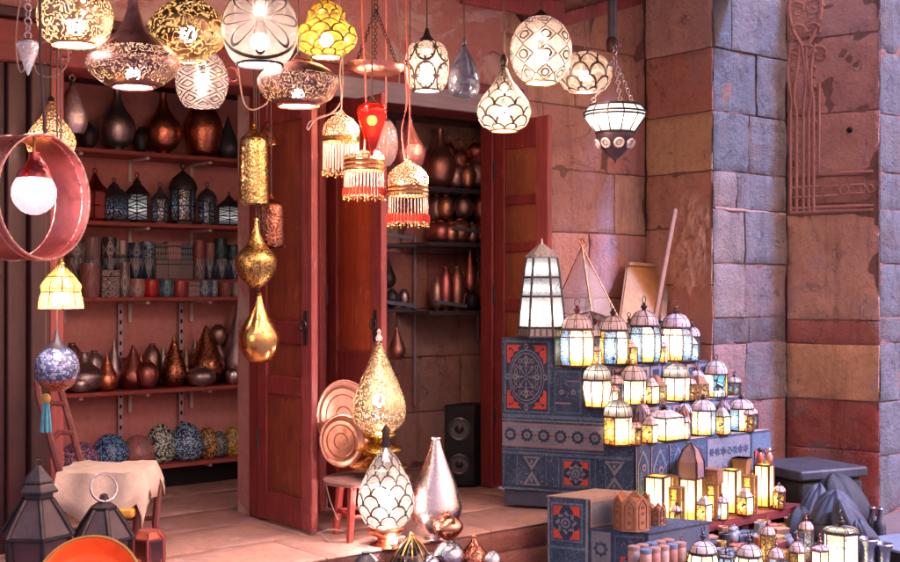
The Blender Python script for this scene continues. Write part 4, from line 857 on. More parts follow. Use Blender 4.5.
# big ring lamp
d=4.2; c=W(45,197,d); s=d/F
t=thing('ring_lamp','big copper red metal hoop hung on edge with a glowing round bulb inside','ring lamp',c)
axv=(Vector((RT[0],RT[1],0))*math.sin(math.radians(64))-Vector((FW[0],FW[1],0))*math.cos(math.radians(64))).normalized()
Mr=axv.to_track_quat('Z','Y').to_matrix(); R=63*s
mb=MB(); mb.lathe([(R,-.155),(R,0),(R*.975,0),(R*.97,-.155),(R,-.155)],56,M=Mr.to_4x4(),close=False)
mb.build('hoop',metal((.62,.22,.18),(.48,.15,.13),.38,30,.15,.3),t)
mb=MB()
for zz in (0,-.155,-.03): mb.ring(Mr@Vector((0,0,zz)),R*.99,.006,Mr,56,6)
mb.build('rim',metal((.75,.40,.32),(.6,.3,.25),.3),t)
bp=W(34,193,4.22)-c
gb_=MB().ball(bp,.076,24,16).build('glass_globe',shade('none',1.0,1.0,.1,(.8,.58,.66),(.05,.03,.03),.25),t)
MB().ball(bp+Vector((0,0,.01)),.024,14,10).build('bulb',emit((1.0,.70,.70),230),gb_)
MB().lathe([(.06,.05),(.055,.072),(.03,.10),(.02,.115),(.018,.14)],18,bp).build('cap',metal((.4,.1,.1),(.3,.06,.07),.35),t)
MB().tube([bp+Vector((0,0,.13)),bp+Vector((0,0,.18)),Vector((bp.x,bp.y,R*.97))],.005,6).build('stem',BRASS,t)
MB().tube([(0,0,R)]+[(-.02*math.sin(i),.0,R+(CZ-c.z-R)*i/6) for i in range(1,7)],.005,6).build('cord',CORDM,t)
# little turquoise tassel
p=W(46,432,5.3)
t=thing('tassel','turquoise and yellow bead tassel hanging under the blue violet globe','tassel',p)
mb=MB()
for k in range(7):
    a=k*.9; mb.tube([(.008*math.cos(a),.008*math.sin(a),.13),(.016*math.cos(a),.016*math.sin(a),.06),(.02*math.cos(a),.02*math.sin(a),.0)],.006,5)
mb.build('strands',surf((.10,.42,.5),(.05,.25,.4),40,.4),t)
MB().ball((0,0,.145),.022,10,8).build('head',surf((.7,.5,.1),(.5,.3,.05),40,.4),t)
MB().tube([(0,0,.15),(.0,.0,.2),(0,0,CZ-p.z)],.002,4).build('cord',CORDM,t)
# electric cables
def cable(pts,label,mat=CABLE,r=.0038):
    P_=[W(*q) for q in pts]; out=[]
    for i in range(len(P_)-1):
        p0=P_[max(i-1,0)];p1=P_[i];p2=P_[i+1];p3=P_[min(i+2,len(P_)-1)]
        for k in range(6):
            u=k/6; out.append(.5*((2*p1)+(p2-p0)*u+(2*p0-5*p1+4*p2-p3)*u*u+(3*p1-p0-3*p2+p3)*u**3))
    out.append(P_[-1]); m=MB(); m.tube(out,r,6); return tag(m.build('cable',mat),label,'cable')
cable([(22,-12,5.6),(16,36,5.6),(20,72,5.6),(32,60,5.6),(38,74,5.6),(56,76,5.6),(68,62,5.6),(64,44,5.6),(44,42,5.6),(30,52,5.6)],'thin pale cable looped round the crystal drop at the left')
cable([(238,66,5.7),(243,100,5.7),(252,110,5.7),(266,104,5.7),(272,92,5.7),(300,50,5.7),(310,56,5.7),(312,68,5.7)],'pale cable loop between the white globe and the saucer lamp')
cable([(345,40,5.75),(340,72,5.75),(341,100,5.75),(330,114,5.75),(310,122,5.75),(308,130,5.75),(318,118,5.75),(341,112,5.75)],'pinkish cable looped above the white fringed lamp')
cable([(404,60,5.65),(407,100,5.65),(402,130,5.62),(405,160,5.6)],'red twisted cable dropping to the lowest tasselled lamp',CABLER)
cable([(545,137,8.0),(560,141,8.2),(585,136,8.4),(592,126,8.4)],'pale cable strung across the stones right of the doorway')
cable([(503,58,6.0),(492,52,6.3),(478,62,6.4)],'thin dark cable curling over the bell lamp',CORDM,.003)
cable([(396,-10,6.9),(400,40,6.9),(399,84,6.9)],'pale cable running down the plaster by the barrel lamp')
cable([(325,478,6.35),(330,500,6.3),(338,520,6.25)],'white cable hanging from the round stool')
cable([(405,536,6.2),(380,541,6.22),(345,547,6.22),(322,536,6.3),(330,529,6.4),(352,534,6.4)],'pale cable coiled on the floor below the stool',CABLE,.005)
tt=thing('plug_cluster','knot of white plugs and wires tied to the post by the stone wall','plugs',W(528,134,7.9))
mb=MB()
for k in range(6): mb.ball((.03*math.cos(k*1.7),.03*math.sin(k*1.7),.022*math.sin(k*2.9)),.018,8,6)
mb.build('plugs',CABLE,tt)
mb=MB(); mb.tube([(0,0,.01),(.01,-.01,.12),(-.01,0,.3),(0,0,.6)],.004,5); mb.build('wires',CABLE,tt)
for px,py,l in ((64,52,'iron hook curling from the lintel beam, first from the left'),(232,74,'iron hook curling from the lintel beam beside the white globe')):
    c=W(px,py,5.72); mb=MB(); mb.tube([c+Vector((0,.12,.03)),c+Vector((0,.02,.03))]+[c+Vector((.032*math.sin(a*.6),-.0,.032*math.cos(a*.6))) for a in range(9)],.008,6); tag(mb.build('hook',COPPERD),l,'hook')
# ================================================================== MIDDLE GROUP
d=6.42; c=W(367,476,d)
st=thing('stool','low round wooden stool with red legs carrying the gold lamp and trays','stool',(c.x,c.y,PZ)); hs=c.z-PZ
MB().lathe([(.18,hs-.03),(.225,hs-.028),(.235,hs-.01),(.225,hs),(.001,hs)],36,sx=1.02,sy=.9).build('seat',surf((.34,.19,.17),(.26,.13,.12),8,.45),st)
lw=wood((.40,.05,.04),.6)
LEG=[]
for a in (.5,2.07,3.64,5.2):
    b=Vector((.165*math.cos(a),.15*math.sin(a),hs-.03)); f=Vector((.19*math.cos(a),.175*math.sin(a),0)); LEG.append((b,f))
    MB().tube([b,b.lerp(f,.3),b.lerp(f,.7),f],.024,8,.017).build('leg',lw,st)
for i in range(4):
    p1=LEG[i][0].lerp(LEG[i][1],.55); p2=LEG[(i+1)%4][0].lerp(LEG[(i+1)%4][1],.55); MB().tube([p1,(p1+p2)/2,p2],.011,6).build('stretcher',lw,st)
def tray(px,py,hwp,hhp,d,label,mat,dep=.018,lean=.16,foot=None):
    c=W(px,py,d); R=hhp*d/F
    t=thing('copper_tray',label,'tray',c,'round copper trays leaning by the door')
    f=math.acos(min(1,hwp/hhp)) ; ax_=(-Vector((FW[0],FW[1],0))*math.cos(f)+Vector((RT[0],RT[1],0))*math.sin(f)+Vector((0,0,lean))).normalized()
    Mx=ax_.to_track_quat('Z','Y').to_matrix().to_4x4()
    MB().lathe([(.001,0),(R*.78,0),(R*.84,dep*.6),(R*.97,dep),(R,dep*.9),(R*.98,dep*.5),(R*.85,-.004),(.001,-.006)],44,M=Mx,close=False).build('plate',mat,t)
    mb=MB(); mb.ring(Mx@Vector((0,0,dep*.95)),R*.985,.006,Mx.to_3x3(),44,6); mb.build('rim',metal((.62,.32,.24),(.5,.22,.17),.3),t)
    mb=MB()
    for r in (.3,.62): mb.ring(Mx@Vector((0,0,.001)),R*r,.0035,Mx.to_3x3(),36,5)
    mb.build('engraved_rings',metal((.42,.18,.13),(.34,.13,.1),.35),t)
TR1=metal((.60,.30,.22),(.46,.20,.15),.4,24,.12,.25); TR2=metal((.66,.34,.24),(.50,.24,.17),.42,18,.15,.3)
tray(344,418,26,38,6.58,'larger copper tray, behind, leaning on the orange door leaf',TR1)
tray(341,441,21,26,6.44,'smaller copper tray leaning in front of the larger one',TR2)
d=6.4; c=W(379,467,d); s=d/F
t=thing('gold_table_lamp','tall gold pierced teardrop lamp on a stacked gold base, on the stool','table lamp',c)
MB().lathe(smoothp([(.15,0),(.15,.012),(.10,.03),(.06,.05),(.075,.065),(.115,.085),(.12,.10),(.08,.125),(.055,.14),(.085,.16),(.09,.175),(.06,.19)],3),32).build('base',metal((.86,.58,.16),(.74,.42,.08),.25,60,.2,.3,50.0),t)
Hb=(467-340)*s-.17
MB().lathe([(r,z+.17) for r,z in scl(smoothp([(.35,0),(.6,.04),(.92,.14),(1,.26),(.94,.38),(.7,.56),(.42,.75),(.2,.9),(.1,1)]),27*s,Hb)],36,close=False).build('lamp_shade',pierced('filigree',36.0,5.0,.29,(.84,.60,.30),.25,glow=(.10,.066,.03)),t)
MB().lathe([(.014,.17+Hb-.004),(.02,.17+Hb+.01),(.008,.17+Hb+.03),(.012,.17+Hb+.045),(.001,.17+Hb+.06)],12).build('finial',WHITEP,t)
MB().ball((0,0,.17+Hb*.36),.034,12,8).build('bulb',BULBW(BS*.28),t)
d=6.2; c=W(386,547,d); s=d/F
t=thing('mosaic_table_lamp','white fish scale mosaic pear lamp with black tip, standing on the step','table lamp',c)
MB().lathe(smoothp([(.085,0),(.088,.012),(.05,.03),(.045,.05),(.085,.075),(.09,.10),(.07,.115)],3),28).build('base',metal((.72,.32,.18),(.58,.2,.1),.3),t)
Hb=(547-446)*s-.10
MB().lathe([(r,z+.10) for r,z in scl(smoothp([(.5,0),(.75,.06),(.97,.22),(1,.36),(.9,.52),(.66,.7),(.4,.86),(.16,.97),(.12,1)]),28*s,Hb)],40,close=False).build('lamp_shade',shade('scales',9.0,4.5,.055,(.98,.86,.76),(.06,.04,.03),.25),t)
MB().lathe([(.022,.10+Hb-.006),(.026,.10+Hb+.004),(.018,.10+Hb+.05),(.022,.10+Hb+.08),(.004,.10+Hb+.11)],12).build('cap',IRON,t)
MB().ball((0,0,.10+Hb*.36),.04,12,8).build('bulb',BULBW(BS*.55),t)
d=6.36; c=W(436,540,d); s=d/F
t=thing('silver_vase','tall smooth silver teardrop vase standing on the step','vase',c)
MB().lathe([(r,z) for r,z in scl(smoothp([(.45,.0),(.48,.02),(.42,.05),(.8,.13),(1,.27),(.96,.38),(.78,.55),(.52,.72),(.28,.88),(.16,.985)]),26*s,102*s)],40).build('body',metal((.72,.62,.62),(.60,.48,.48),.24,70,.10,.15),t)
MB().lathe([(26*s*.17,100.2*s),(26*s*.2,101.5*s),(26*s*.17,103*s),(.001,103*s)],18).build('neck_rim',SILVER,t)
mb=MB(); c=W(394,543,6.12); t=thing('night_light','tiny bare bulb glaring at the foot of the mosaic lamp','bulb lamp',c)
MB().ball((0,0,.012),.017,12,8).build('bulb',emit((1,.85,.85),90),t); MB().lathe([(.012,-.02),(.014,0),(.01,.004)],10).build('socket',WHITEP,t)
# things on the low crate in front of the step
cr=thing('display_crate','low dark crate in the street in front of the step, carrying copper pots','crate',(W(425,560,6.05).x,W(425,560,6.05).y,0))
o=cr.location
mb=MB(); mb.box((-.24,-.28,.03),(.36,.10,.185)); Pl('box',mb,WOODX,cr,bevel=.006)
for i in range(3): mb=MB(); mb.box((-.22+i*.25,-.29,0),(-.16+i*.25,.09,.028)); Pl('runner',mb,WOODD,cr)
def cone_rib(px,yt,yb,hw,d,label,m1,m2,name='cone_lamp',cat='cone lamp',zb=None):
    c=W(px,yb,d); s=d/F; 
    if zb is not None: c.z=zb
    R=hw*s; H=W(px,yt,d).z-c.z
    t=thing(name,label,cat,c)
    MB().lathe(scl(smoothp([(.95,0),(1,.06),(.93,.3),(.7,.58),(.4,.8),(.16,.93),(.05,1)]),R,H),32,lobes=10,lobe=.035).build('body',m1,t)
    mb=MB()
    for k in range(10):
        a=2*PI*(k+.5)/10; mb.tube([(R*f*1.0*math.cos(a),R*f*1.0*math.sin(a),H*z) for f,z in ((.98,.02),(.95,.28),(.71,.58),(.41,.8),(.06,.98))],.004,5)
    mb.build('ribs',m2,t); MB().ball((0,0,H*1.02),.011,8,6).build('finial',m2,t)
    return t
zc=.186
cone_rib(412,535,580,24,6.0,'white ribbed glass cone lamp low in front of the mosaic lamp',shade('panes',10.0,2.0,.07,(.9,.78,.76),(.1,.06,.06),.1),BRASS,zb=zc)
def pot(px,yt,yb,hw,d,prof,mat,label,name='copper_pot',cat='pot',fin=None,zb=None):
    c=W(px,yb,d); s=d/F; z1=W(px,yt,d).z
    if zb is not None: c.z=zb
    return solo(name,prof,mat,c,hw*s,z1-c.z,label,cat,None,28,neck=fin)
pot(448,512,544,15,6.2,[(.3,0),(.6,.1),(1,.38),(.95,.6),(.6,.8),(.3,.9),(.12,1)],metal((.72,.34,.22),(.55,.22,.14),.2,30,.3,.2),'shiny pink copper pot with spiked top in front of the silver vase',fin=COPPER,zb=.33)
pot(449,540,575,16,6.1,ROUND,metal((.45,.45,.5),(.3,.3,.36),.25),'grey metal ball lamp under the shiny copper pot',zb=zc)
pot(474,536,572,15,6.15,[(.5,0),(.9,.1),(1,.35),(.7,.6),(.3,.8),(.1,1)],metal((.62,.24,.16),(.45,.15,.1),.25,40,.4,.3,40.0),'small copper pot with pointed lid nearest the step face',fin=COPPER,zb=zc)
pot(366,552,590,14,5.9,ROUND,IRONB,'dark metal pot peeking up at the bottom edge below the stool',zb=zc-.03)
pot(430,553,590,10,5.95,ROUND,metal((.5,.5,.58),(.35,.35,.42),.2),'bluish silver pot at the bottom edge beside the white cone lamp',zb=zc)
pot(492,550,590,9,6.1,ROUND,SILVER,'small silver pot at the bottom edge by the step face',zb=zc)
# ================================================================== LEFT FOREGROUND
# carved wooden chair with cloth
c=W(108,470,5.85); b=thing('wooden_chair','dark carved wooden chair draped with a cream cloth','chair',(c.x,c.y,PZ),rz=0); hs=c.z-PZ
rv=Vector((RT[0],RT[1],0)); fv=Vector((FW[0],FW[1],0))
def lc(r,f,z): return rv*r+fv*f+Vector((0,0,z))
CW=wood((.16,.035,.03),.5)
mb=MB(); mb.hexa([lc(-.2,-.13,hs-.05),lc(.18,-.13,hs-.05),lc(.2,.17,hs-.05),lc(-.18,.17,hs-.05),lc(-.2,-.13,hs-.01),lc(.18,-.13,hs-.01),lc(.2,.17,hs-.01),lc(-.18,.17,hs-.01)]); Pl('seat',mb,CW,b,bevel=.006)
for r,f,k in ((-.18,-.15,1),(.17,-.15,0),(.19,.15,0),(-.17,.15,1)):
    if k: pts=[lc(r-.0,f,0),lc(r+.01,f,hs*.5),lc(r,f,hs),lc(r-.05,f,hs+.18),lc(r-.10,f,hs+.36),lc(r-.11,f,hs+.44)]
    else: pts=[lc(r+.02,f,0),lc(r,f,hs*.35),lc(r+.015,f,hs*.75),lc(r-.01,f,hs-.02)]
    mb=MB(); mb.tube(pts,.02,8,.017); mb.build('back_post' if k else 'leg',CW,b)
for zz in (.16,.3,.42):
    mb=MB(); dx=-.05*zz/.18 if zz<.2 else -.05-.05*(zz-.18)/.18
    mb.tube([lc(-.18+dx,-.15,hs+zz),lc(-.19+dx,0,hs+zz+.02),lc(-.17+dx,.15,hs+zz)],.014,6); mb.build('back_rail',CW,b)
for q in (-.15,.15):
    mb=MB(); mb.tube([lc(-.18,q,hs*.4),lc(0,q,hs*.4),lc(.18,q,hs*.4)],.012,6); mb.build('stretcher',CW,b)
mb=MB(); mb.tube([lc(.17,-.15,hs*.02),lc(.19,-.15,hs*.5),lc(.23,-.14,hs*.78),lc(.20,-.13,hs)],.012,6); mb.build('leg_scroll',CW,b)
mb=MB(); n=18; vs=[]
for j in range(n+1):
    for i in range(n+1):
        u=i/n*2-1; v=j/n*2-1; r=u*.25; f=v*.215; z=hs+.006
        ov=max(0,abs(r)-.195)+max(0,abs(f)-.165); 
        rr=max(-.215,min(.215,r)); ff=max(-.212,min(.19,f)); z-=ov*2.6*(1 if v<.2 else .6)
        if v<-.84: z-=.10*max(0,math.sin((u+.8)*1.9))
        z+=.012*noise.noise(Vector((u*2.2,v*2.2,1)))+.006*noise.noise(Vector((u*6,v*6,1)))
        vs.append(lc(rr+.012*math.sin(v*7),ff+.015*math.sin(u*9)*(abs(v)>.7),z+.006))
mb.add(vs,[(j*(n+1)+i,j*(n+1)+i+1,(j+1)*(n+1)+i+1,(j+1)*(n+1)+i) for j in range(n) for i in range(n)])
cl=mb.build('seat_cloth',CREAM); cl.location=(c.x,c.y,PZ+.002); sm=cl.modifiers.new('thick','SOLIDIFY'); sm.thickness=.006; sm.offset=1
tag(cl,'crumpled cream cloth draped over the seat of the dark chair','cloth')
mb=MB(); mb.obox(lc(.10,-.205,hs-.165),rv*.08,fv*.03,Vector((0,0,.022))); cu=mb.build('cushion',surf((.65,.36,.05),(.5,.25,.04),30,.8),bevel=.012); cu.location=(c.x,c.y,PZ); tag(cu,'mustard yellow cushion edge poking out under the cream cloth','cushion')
# floor lanterns
FLI=surf((.022,.018,.024),(.05,.038,.045),14,.42,.5,.35,50); FGL=surf((.05,.02,.028),(.09,.045,.05),10,.12,0,.1,40)
def floor_lantern(px,yt,hw,d,label,ring=False,capc=True):
    c=onZ(px,600,PZ); c=W(px,288,d); s=d/F; R=hw*s; H=ZC+(288-yt)*s-PZ; rot=.3
    t=thing('floor_lantern',label,'floor lantern',(c.x,c.y,PZ))
    h=H
    MB().lathe([(R*.88,0),(R*.88,.02),(R*.8,.03)],6,rot=rot).build('base',FLI,t,smooth=False)
    MB().lathe([(R*.76,.03),(R*.86,h*.46)],6,rot=rot,close=False).build('glass_panes',FGL,t,smooth=False)
    mb=MB()
    for k in range(6):
        a=2*PI*k/6+rot; ca_,sa=math.cos(a),math.sin(a)
        mb.tube([(R*.78*ca_,R*.78*sa,.02),(R*.83*ca_,R*.83*sa,h*.25),(R*.88*ca_,R*.88*sa,h*.46)],.010,6)
        mb.tube([(R*.98*ca_,R*.98*sa,h*.48),(R*.68*ca_,R*.68*sa,h*.62),(R*.40*ca_,R*.40*sa,h*.735)],.010,6)
    mb.lathe([(R*.9,h*.455),(R*1.0,h*.465),(R*1.0,h*.485),(R*.92,h*.49)],6,rot=rot); mb.build('frame',FLI,t,smooth=False)
    MB().lathe([(R*.95,h*.485),(R*.38,h*.74)],6,rot=rot,close=False).build('roof_panes',surf((.05,.035,.045),(.09,.06,.065),12,.22,.3,.2,50),t,smooth=False)
    if capc:
        MB().lathe([(R*.40,h*.735),(R*.42,h*.75),(R*.42,h*.775),(R*.56,h*.785),(R*.56,h*.80),(R*.40,h*.85),(R*.36,h*.86),(R*.30,h*.88)],6,rot=rot).build('collar',FLI,t,smooth=False)
        MB().lathe([(R*.42,h*.86),(R*.40,h*.875),(R*.08,h*.975),(.001,h*.98)],6,rot=rot).build('cap',FLI,t,smooth=False)
        MB().ring((0,0,h*.99),.014,.004,Matrix.Rotation(PI/2,3,'X'),12,5).build('ring_handle',FLI,t)
    else:
        MB().lathe([(R*.42,h*.735),(R*.44,h*.76),(R*.2,h*.80),(R*.12,h*.87),(.001,h*.88)],6,rot=rot).build('cap',FLI,t,smooth=False)
    if ring: MB().ring((0,0,h*.93),R*.45,.006,Matrix.Rotation(1.25,3,'X')@Matrix.Rotation(0,3,'Z'),24,5).build('ring_handle',PEWTER,t)
floor_lantern(38,462,37,5.12,'larger dark iron floor lantern with a pagoda cap at the left edge')
floor_lantern(104,480,31,5.3,'dark floor lantern with a loose wire ring handle in front of the chair',True,False)
c=W(149,288,5.4); s=5.4/F
t=thing('red_lantern','small pinkish red hexagonal lantern cup right of the floor lanterns','lantern',(c.x,c.y,PZ)); H=1.6-(530-288)*s-PZ; R=17*s
RG=shade('panes',6.0,1.0,.08,(.85,.25,.18),(.10,.03,.03),.15)
MB().lathe([(R*.9,0),(R*.94,.01),(R,H*.5),(R*.96,H*.86)],6,close=False).build('glass_panes',RG,t,smooth=False)
mb=MB()
for k in range(6):
    a=2*PI*k/6; mb.tube([(R*.92*math.cos(a),R*.92*math.sin(a),0),(R*1.0*math.cos(a),R*1.0*math.sin(a),H*.5),(R*.97*math.cos(a),R*.97*math.sin(a),H*.87),(R*.62*math.cos(a),R*.62*math.sin(a),H*.99)],.006,5)
mb.lathe([(R*.99,H*.85),(R*.99,H*.88)],6,close=False); mb.lathe([(R*.6,H*.98),(R*.62,H),(R*.5,H)],6); mb.build('frame',WOODP,t)
MB().lathe([(R*.96,H*.86),(R*.62,H*.99)],6,close=False).build('shoulder',PANELW,t,smooth=False)
MB().ball((0,0,H*.3),.022,10,6).build('bulb',BULB(14),t)
# orange plate on a small crate
c=W(89,590,4.6); s=4.6/F
t=thing('plate_stand','small dark crate carrying the orange plate','crate',(c.x,c.y,0)); mb=MB(); mb.box((-.2,-.2,.02),(.2,.2,c.z-.17)); Pl('box',mb,WOODD,t,bevel=.01); mb=MB(); mb.box((-.19,-.19,0),(.19,.19,.018)); Pl('runner',mb,WOODX,t)
R=52*s; t=thing('orange_plate','bright glossy orange plate leaning at the bottom left corner','plate',c)
ax_=(-fv*.78+Vector((0,0,.5))+rv*.05).normalized(); Mx=ax_.to_track_quat('Z','Y').to_matrix().to_4x4()
OR=surf((.95,.12,.006),(.85,.07,.005),5,.18,0,.06,20)
MB().lathe(smoothp([(.001,0),(R*.55,.002),(R*.75,.012),(R*.94,.04),(R,.045)],3)+[(R*1.0,.04),(R*.75,.002),(.001,-.008)],48,M=Mx,close=False).build('dish',OR,t)
mb=MB(); mb.ring(Mx@Vector((0,0,.044)),R,.006,Mx.to_3x3(),48,6); mb.build('rim',surf((.35,.22,.05),(.3,.15,.04),20,.3),t)
# ================================================================== LANTERN STAND
P1=W(503,288,7.29); P1.z=0
e=Vector((.4515,-.8923,0)); u=Vector((1,0,0))
def S(t,s,z=0): return P1+e*t+u*s+Vector((0,0,z))
TT=[0,.315,.50,.635,.80]; TZ=[1.305,1.135,.905,.70]; TS=[.62,1.12,1.24,1.27]
stand=thing('lantern_stand','stepped stand of four tiers against the stone wall carrying the lit lanterns','display stand',(P1.x,P1.y,0))
DCL=surf((.05,.06,.10),(.08,.09,.13),5,.85,0,.4,50)
TIERM=surf((.16,.10,.09),(.22,.15,.13),5,.8)
def Q(name,mb,mat,**k):
    mb.v=[tuple(Vector(v)-stand.location) for v in mb.v]; return mb.build(name,mat,stand,**k)
for k in range(4):
    t0,t1=TT[k]+ (0 if k==0 else .001),TT[k+1]; z1=TZ[k]; z0=.315
    mb=MB(); mb.hexa([S(t0,.012,z0),S(t1,.012,z0),S(t1,TS[k],z0),S(t0,TS[k],z0),S(t0,.012,z1),S(t1,.012,z1),S(t1,TS[k],z1),S(t0,TS[k],z1)]); Q('tier',mb,DCL,smooth=False)
for (t,s,zb) in ((.08,.1,PZ),(.08,.55,PZ),(.72,.12,0),(.72,1.2,0)):
    mb=MB(); c=S(t,s,zb); mb.tube([c,c+Vector((0,0,(.314-zb)/2)),c+Vector((0,0,.314-zb))],.05,14); Q('leg',mb,WOOD)
# --- blue applique cloth over the stand's end
CB=surf((.02,.033,.075),(.045,.065,.12),7,.9,0,.5,70,bdist=.004); CB2=surf((.02,.028,.06),(.04,.05,.09),7,.9,0,.5,70); CGY=surf((.16,.17,.22),(.24,.23,.27),9,.9,0,.5,70); CRD=surf((.55,.07,.05),(.42,.05,.04),9,.9,0,.5,70)
CLB=surf((.06,.10,.18),(.11,.16,.24),9,.9,0,.5,70); CTN=surf((.40,.28,.22),(.30,.20,.17),9,.9,0,.5,70); CPK=surf((.34,.18,.20),(.28,.15,.18),9,.9,0,.5,70)
def clothm(c1,c2,c3,sc_):
    t=NT('applique_cloth'); v=t.coord(); f=t.ramp(t.noise(6,5,.65,v),.35,.65); col=t.mix(f,c1,c2)
    pt=_pattern(t,'filigree',sc_,5.0,.085); wear=t.ramp(t.noise(9,4,.6,v),.35,.6); col=t.mix(t.ma('MULTIPLY',t.ma('MULTIPLY',pt,wear),.75),col,c3)
    wv_=t.noise(160,2,.5,v); col=t.mix(t.ma('MULTIPLY',wv_,.35),col,tuple(x*.5 for x in c1))
    return t.done(t.n('BsdfPrincipled',{'Base Color':col,'Roughness':.9,'Normal':t.bump(t.ma('ADD',wv_,t.ma('MULTIPLY',pt,.4)),.5,.004)}))
CB=clothm((.02,.038,.085),(.05,.085,.155),(.20,.24,.31),26.0); CGY=clothm((.17,.18,.23),(.25,.24,.28),(.05,.07,.13),44.0); CLB=clothm((.06,.10,.18),(.11,.17,.26),(.26,.30,.36),34.0)
CLM=[CB,CB2,CGY,CRD,CLB,CTN,CPK]
nE=Vector((e.y,-e.x,0)); 
if nE.x>0: nE=-nE
class Face:
    """applique on a vertical face: origin, horizontal direction, outward normal; shapes in metres"""
    def __init__(s,o,h,n): s.o=Vector(o); s.h=Vector(h); s.n=Vector(n); s.mb=MB(); s.k=0
    def pt(s,x,z,l):
        wv=(.001+.009*max(0,1-z/.75))*math.sin(x*21+z*2.5+s.o.x*5)+.003*noise.noise(Vector((x*6,z*6,s.o.x)))
        return s.o+s.h*x+Vector((0,0,z))+s.n*(.006+l*.003+wv)
    def poly(s,pts,m,l): s.mb.m=m; s.mb.add([s.pt(x,z,l) for x,z in pts],[tuple(range(len(pts)))]); s.mb.m=0
    def rect(s,x0,x1,z0,z1,m,l):
        n=max(1,int((x1-x0)/.03)); q=max(1,int((z1-z0)/.05)); s.mb.m=m
        vs=[s.pt(x0+(x1-x0)*i/n,z0+(z1-z0)*j/q,l) for j in range(q+1) for i in range(n+1)]
        s.mb.add(vs,[(j*(n+1)+i,j*(n+1)+i+1,(j+1)*(n+1)+i+1,(j+1)*(n+1)+i) for j in range(q) for i in range(n)]); s.mb.m=0
    def disc(s,x,z,rx,rz,m,l,n=22): s.poly([(x+rx*math.cos(2*PI*i/n),z+rz*math.sin(2*PI*i/n)) for i in range(n)],m,l)
    def star(s,x,z,r,k,inn,m,l,rot=0): s.poly([(x+(r if i%2==0 else r*inn)*math.cos(PI*i/k+rot),z+(r if i%2==0 else r*inn)*math.sin(PI*i/k+rot)) for i in range(2*k)],m,l)
    def ringe(s,x,z,rx,rz,w,m,l,n=24):
        s.mb.m=m
        vs=[s.pt(x+(rx-w*q)*math.cos(2*PI*i/n),z+(rz-w*q)*math.sin(2*PI*i/n),l) for q in (0,1) for i in range(n)]
        s.mb.add(vs,[(i,(i+1)%n,n+(i+1)%n,n+i) for i in range(n)]); s.mb.m=0
    def band(s,x0,x1,z0,z1,r,step):
        s.rect(x0,x1,z0,z1,2,1); zc=(z0+z1)/2; h=z1-z0
        s.rect(x0,x1,z0+h*.04,z0+h*.10,0,2); s.rect(x0,x1,z1-h*.10,z1-h*.04,0,2)
        s.rect(x0,x1,z0+h*.14,z0+h*.18,6,2); s.rect(x0,x1,z1-h*.18,z1-h*.14,6,2)
        n=max(1,int(round((x1-x0)/step)))
        for i in range(n):
            x=x0+(i+.5)*(x1-x0)/n
            s.star(x,zc,r*1.25,10,.78,1,2); s.disc(x,zc,r*.62,r*.62,2,3,14); s.disc(x,zc,r*.28,r*.28,4,4,10)
            x2=x0+(i+1)*(x1-x0)/n
            if i<n-1:
                s.poly([(x2-r*.28,zc),(x2,zc-r*.9),(x2+r*.28,zc),(x2,zc+r*.9)],6,2); s.disc(x2,zc,r*.12,r*.2,1,3,8)
    def medal(s,x0,x1,z0,z1):
        w=x1-x0;h=z1-z0;xc=(x0+x1)/2;zc=(z0+z1)/2
        s.rect(x0,x1,z0,z1,4,1); s.rect(x0+.012,x1-.012,z0+.012,z1-.012,1,2)
        for sx in (-1,1):
            for sz in (-1,1):
                cx,cz=xc+sx*w*.30,zc+sz*h*.335
                s.poly([(xc+sx*w*.43,zc+sz*h*.44),(xc+sx*w*.12,zc+sz*h*.44),(xc+sx*w*.20,zc+sz*h*.395),(xc+sx*w*.17,zc+sz*h*.36),(xc+sx*w*.28,zc+sz*h*.345),(xc+sx*w*.29,zc+sz*h*.28),(xc+sx*w*.35,zc+sz*h*.27),(xc+sx*w*.37,zc+sz*h*.18),(xc+sx*w*.43,zc+sz*h*.20)],3,3)
                s.disc(cx+sx*w*.06,cz+sz*h*.05,w*.03,w*.03,1,4,8); s.disc(cx+sx*w*.0,cz+sz*h*.03,w*.02,w*.02,1,4,8)
        rx,rz=w*.37,h*.36
        s.disc(xc,zc,rx*1.08,rz*1.06,4,4,36); s.disc(xc,zc,rx,rz,1,5,36); s.ringe(xc,zc,rx*.93,rz*.93,.006,2,6,36)
        for i in range(8):
            a=2*PI*i/8; c,q=math.cos(a),math.sin(a); big=i%2==0; L=.84 if big else .62; wd=.12 if big else .085
            def pp(d,o): return (xc+rx*(d*c-o*q),zc+rz*(d*q+o*c))
            s.poly([pp(.12,0),pp(.28,wd*.35),pp(.42,wd*.3),pp(L*.72,wd),pp(L*.9,wd*.75),pp(L,0),pp(L*.9,-wd*.75),pp(L*.72,-wd),pp(.42,-wd*.3),pp(.28,-wd*.35)],2,6)
            s.disc(*pp(L*.78,0),rx*wd*.42,rz*wd*.42,1,7,10); s.disc(*pp(.33,0),rx*.025,rz*.025,1,7,8)
            for o in (-1,1):
                s.ringe(*pp(.62 if big else .70,o*.17),rx*.10,rz*.10,.0045,2,6,12)
        s.ringe(xc,zc,rx*.45,rz*.45,.004,4,6,28)
        s.disc(xc,zc,rx*.13,rz*.13,4,7,14); s.disc(xc,zc,rx*.06,rz*.06,1,8,10)
        for (dx,dz) in ((0,1),(0,-1),(1,0),(-1,0)): s.disc(xc+dx*w*.41,zc+dz*h*.425,.014,.018,2,5,12); s.disc(xc+dx*w*.41,zc+dz*h*.425,.007,.009,1,6,8)
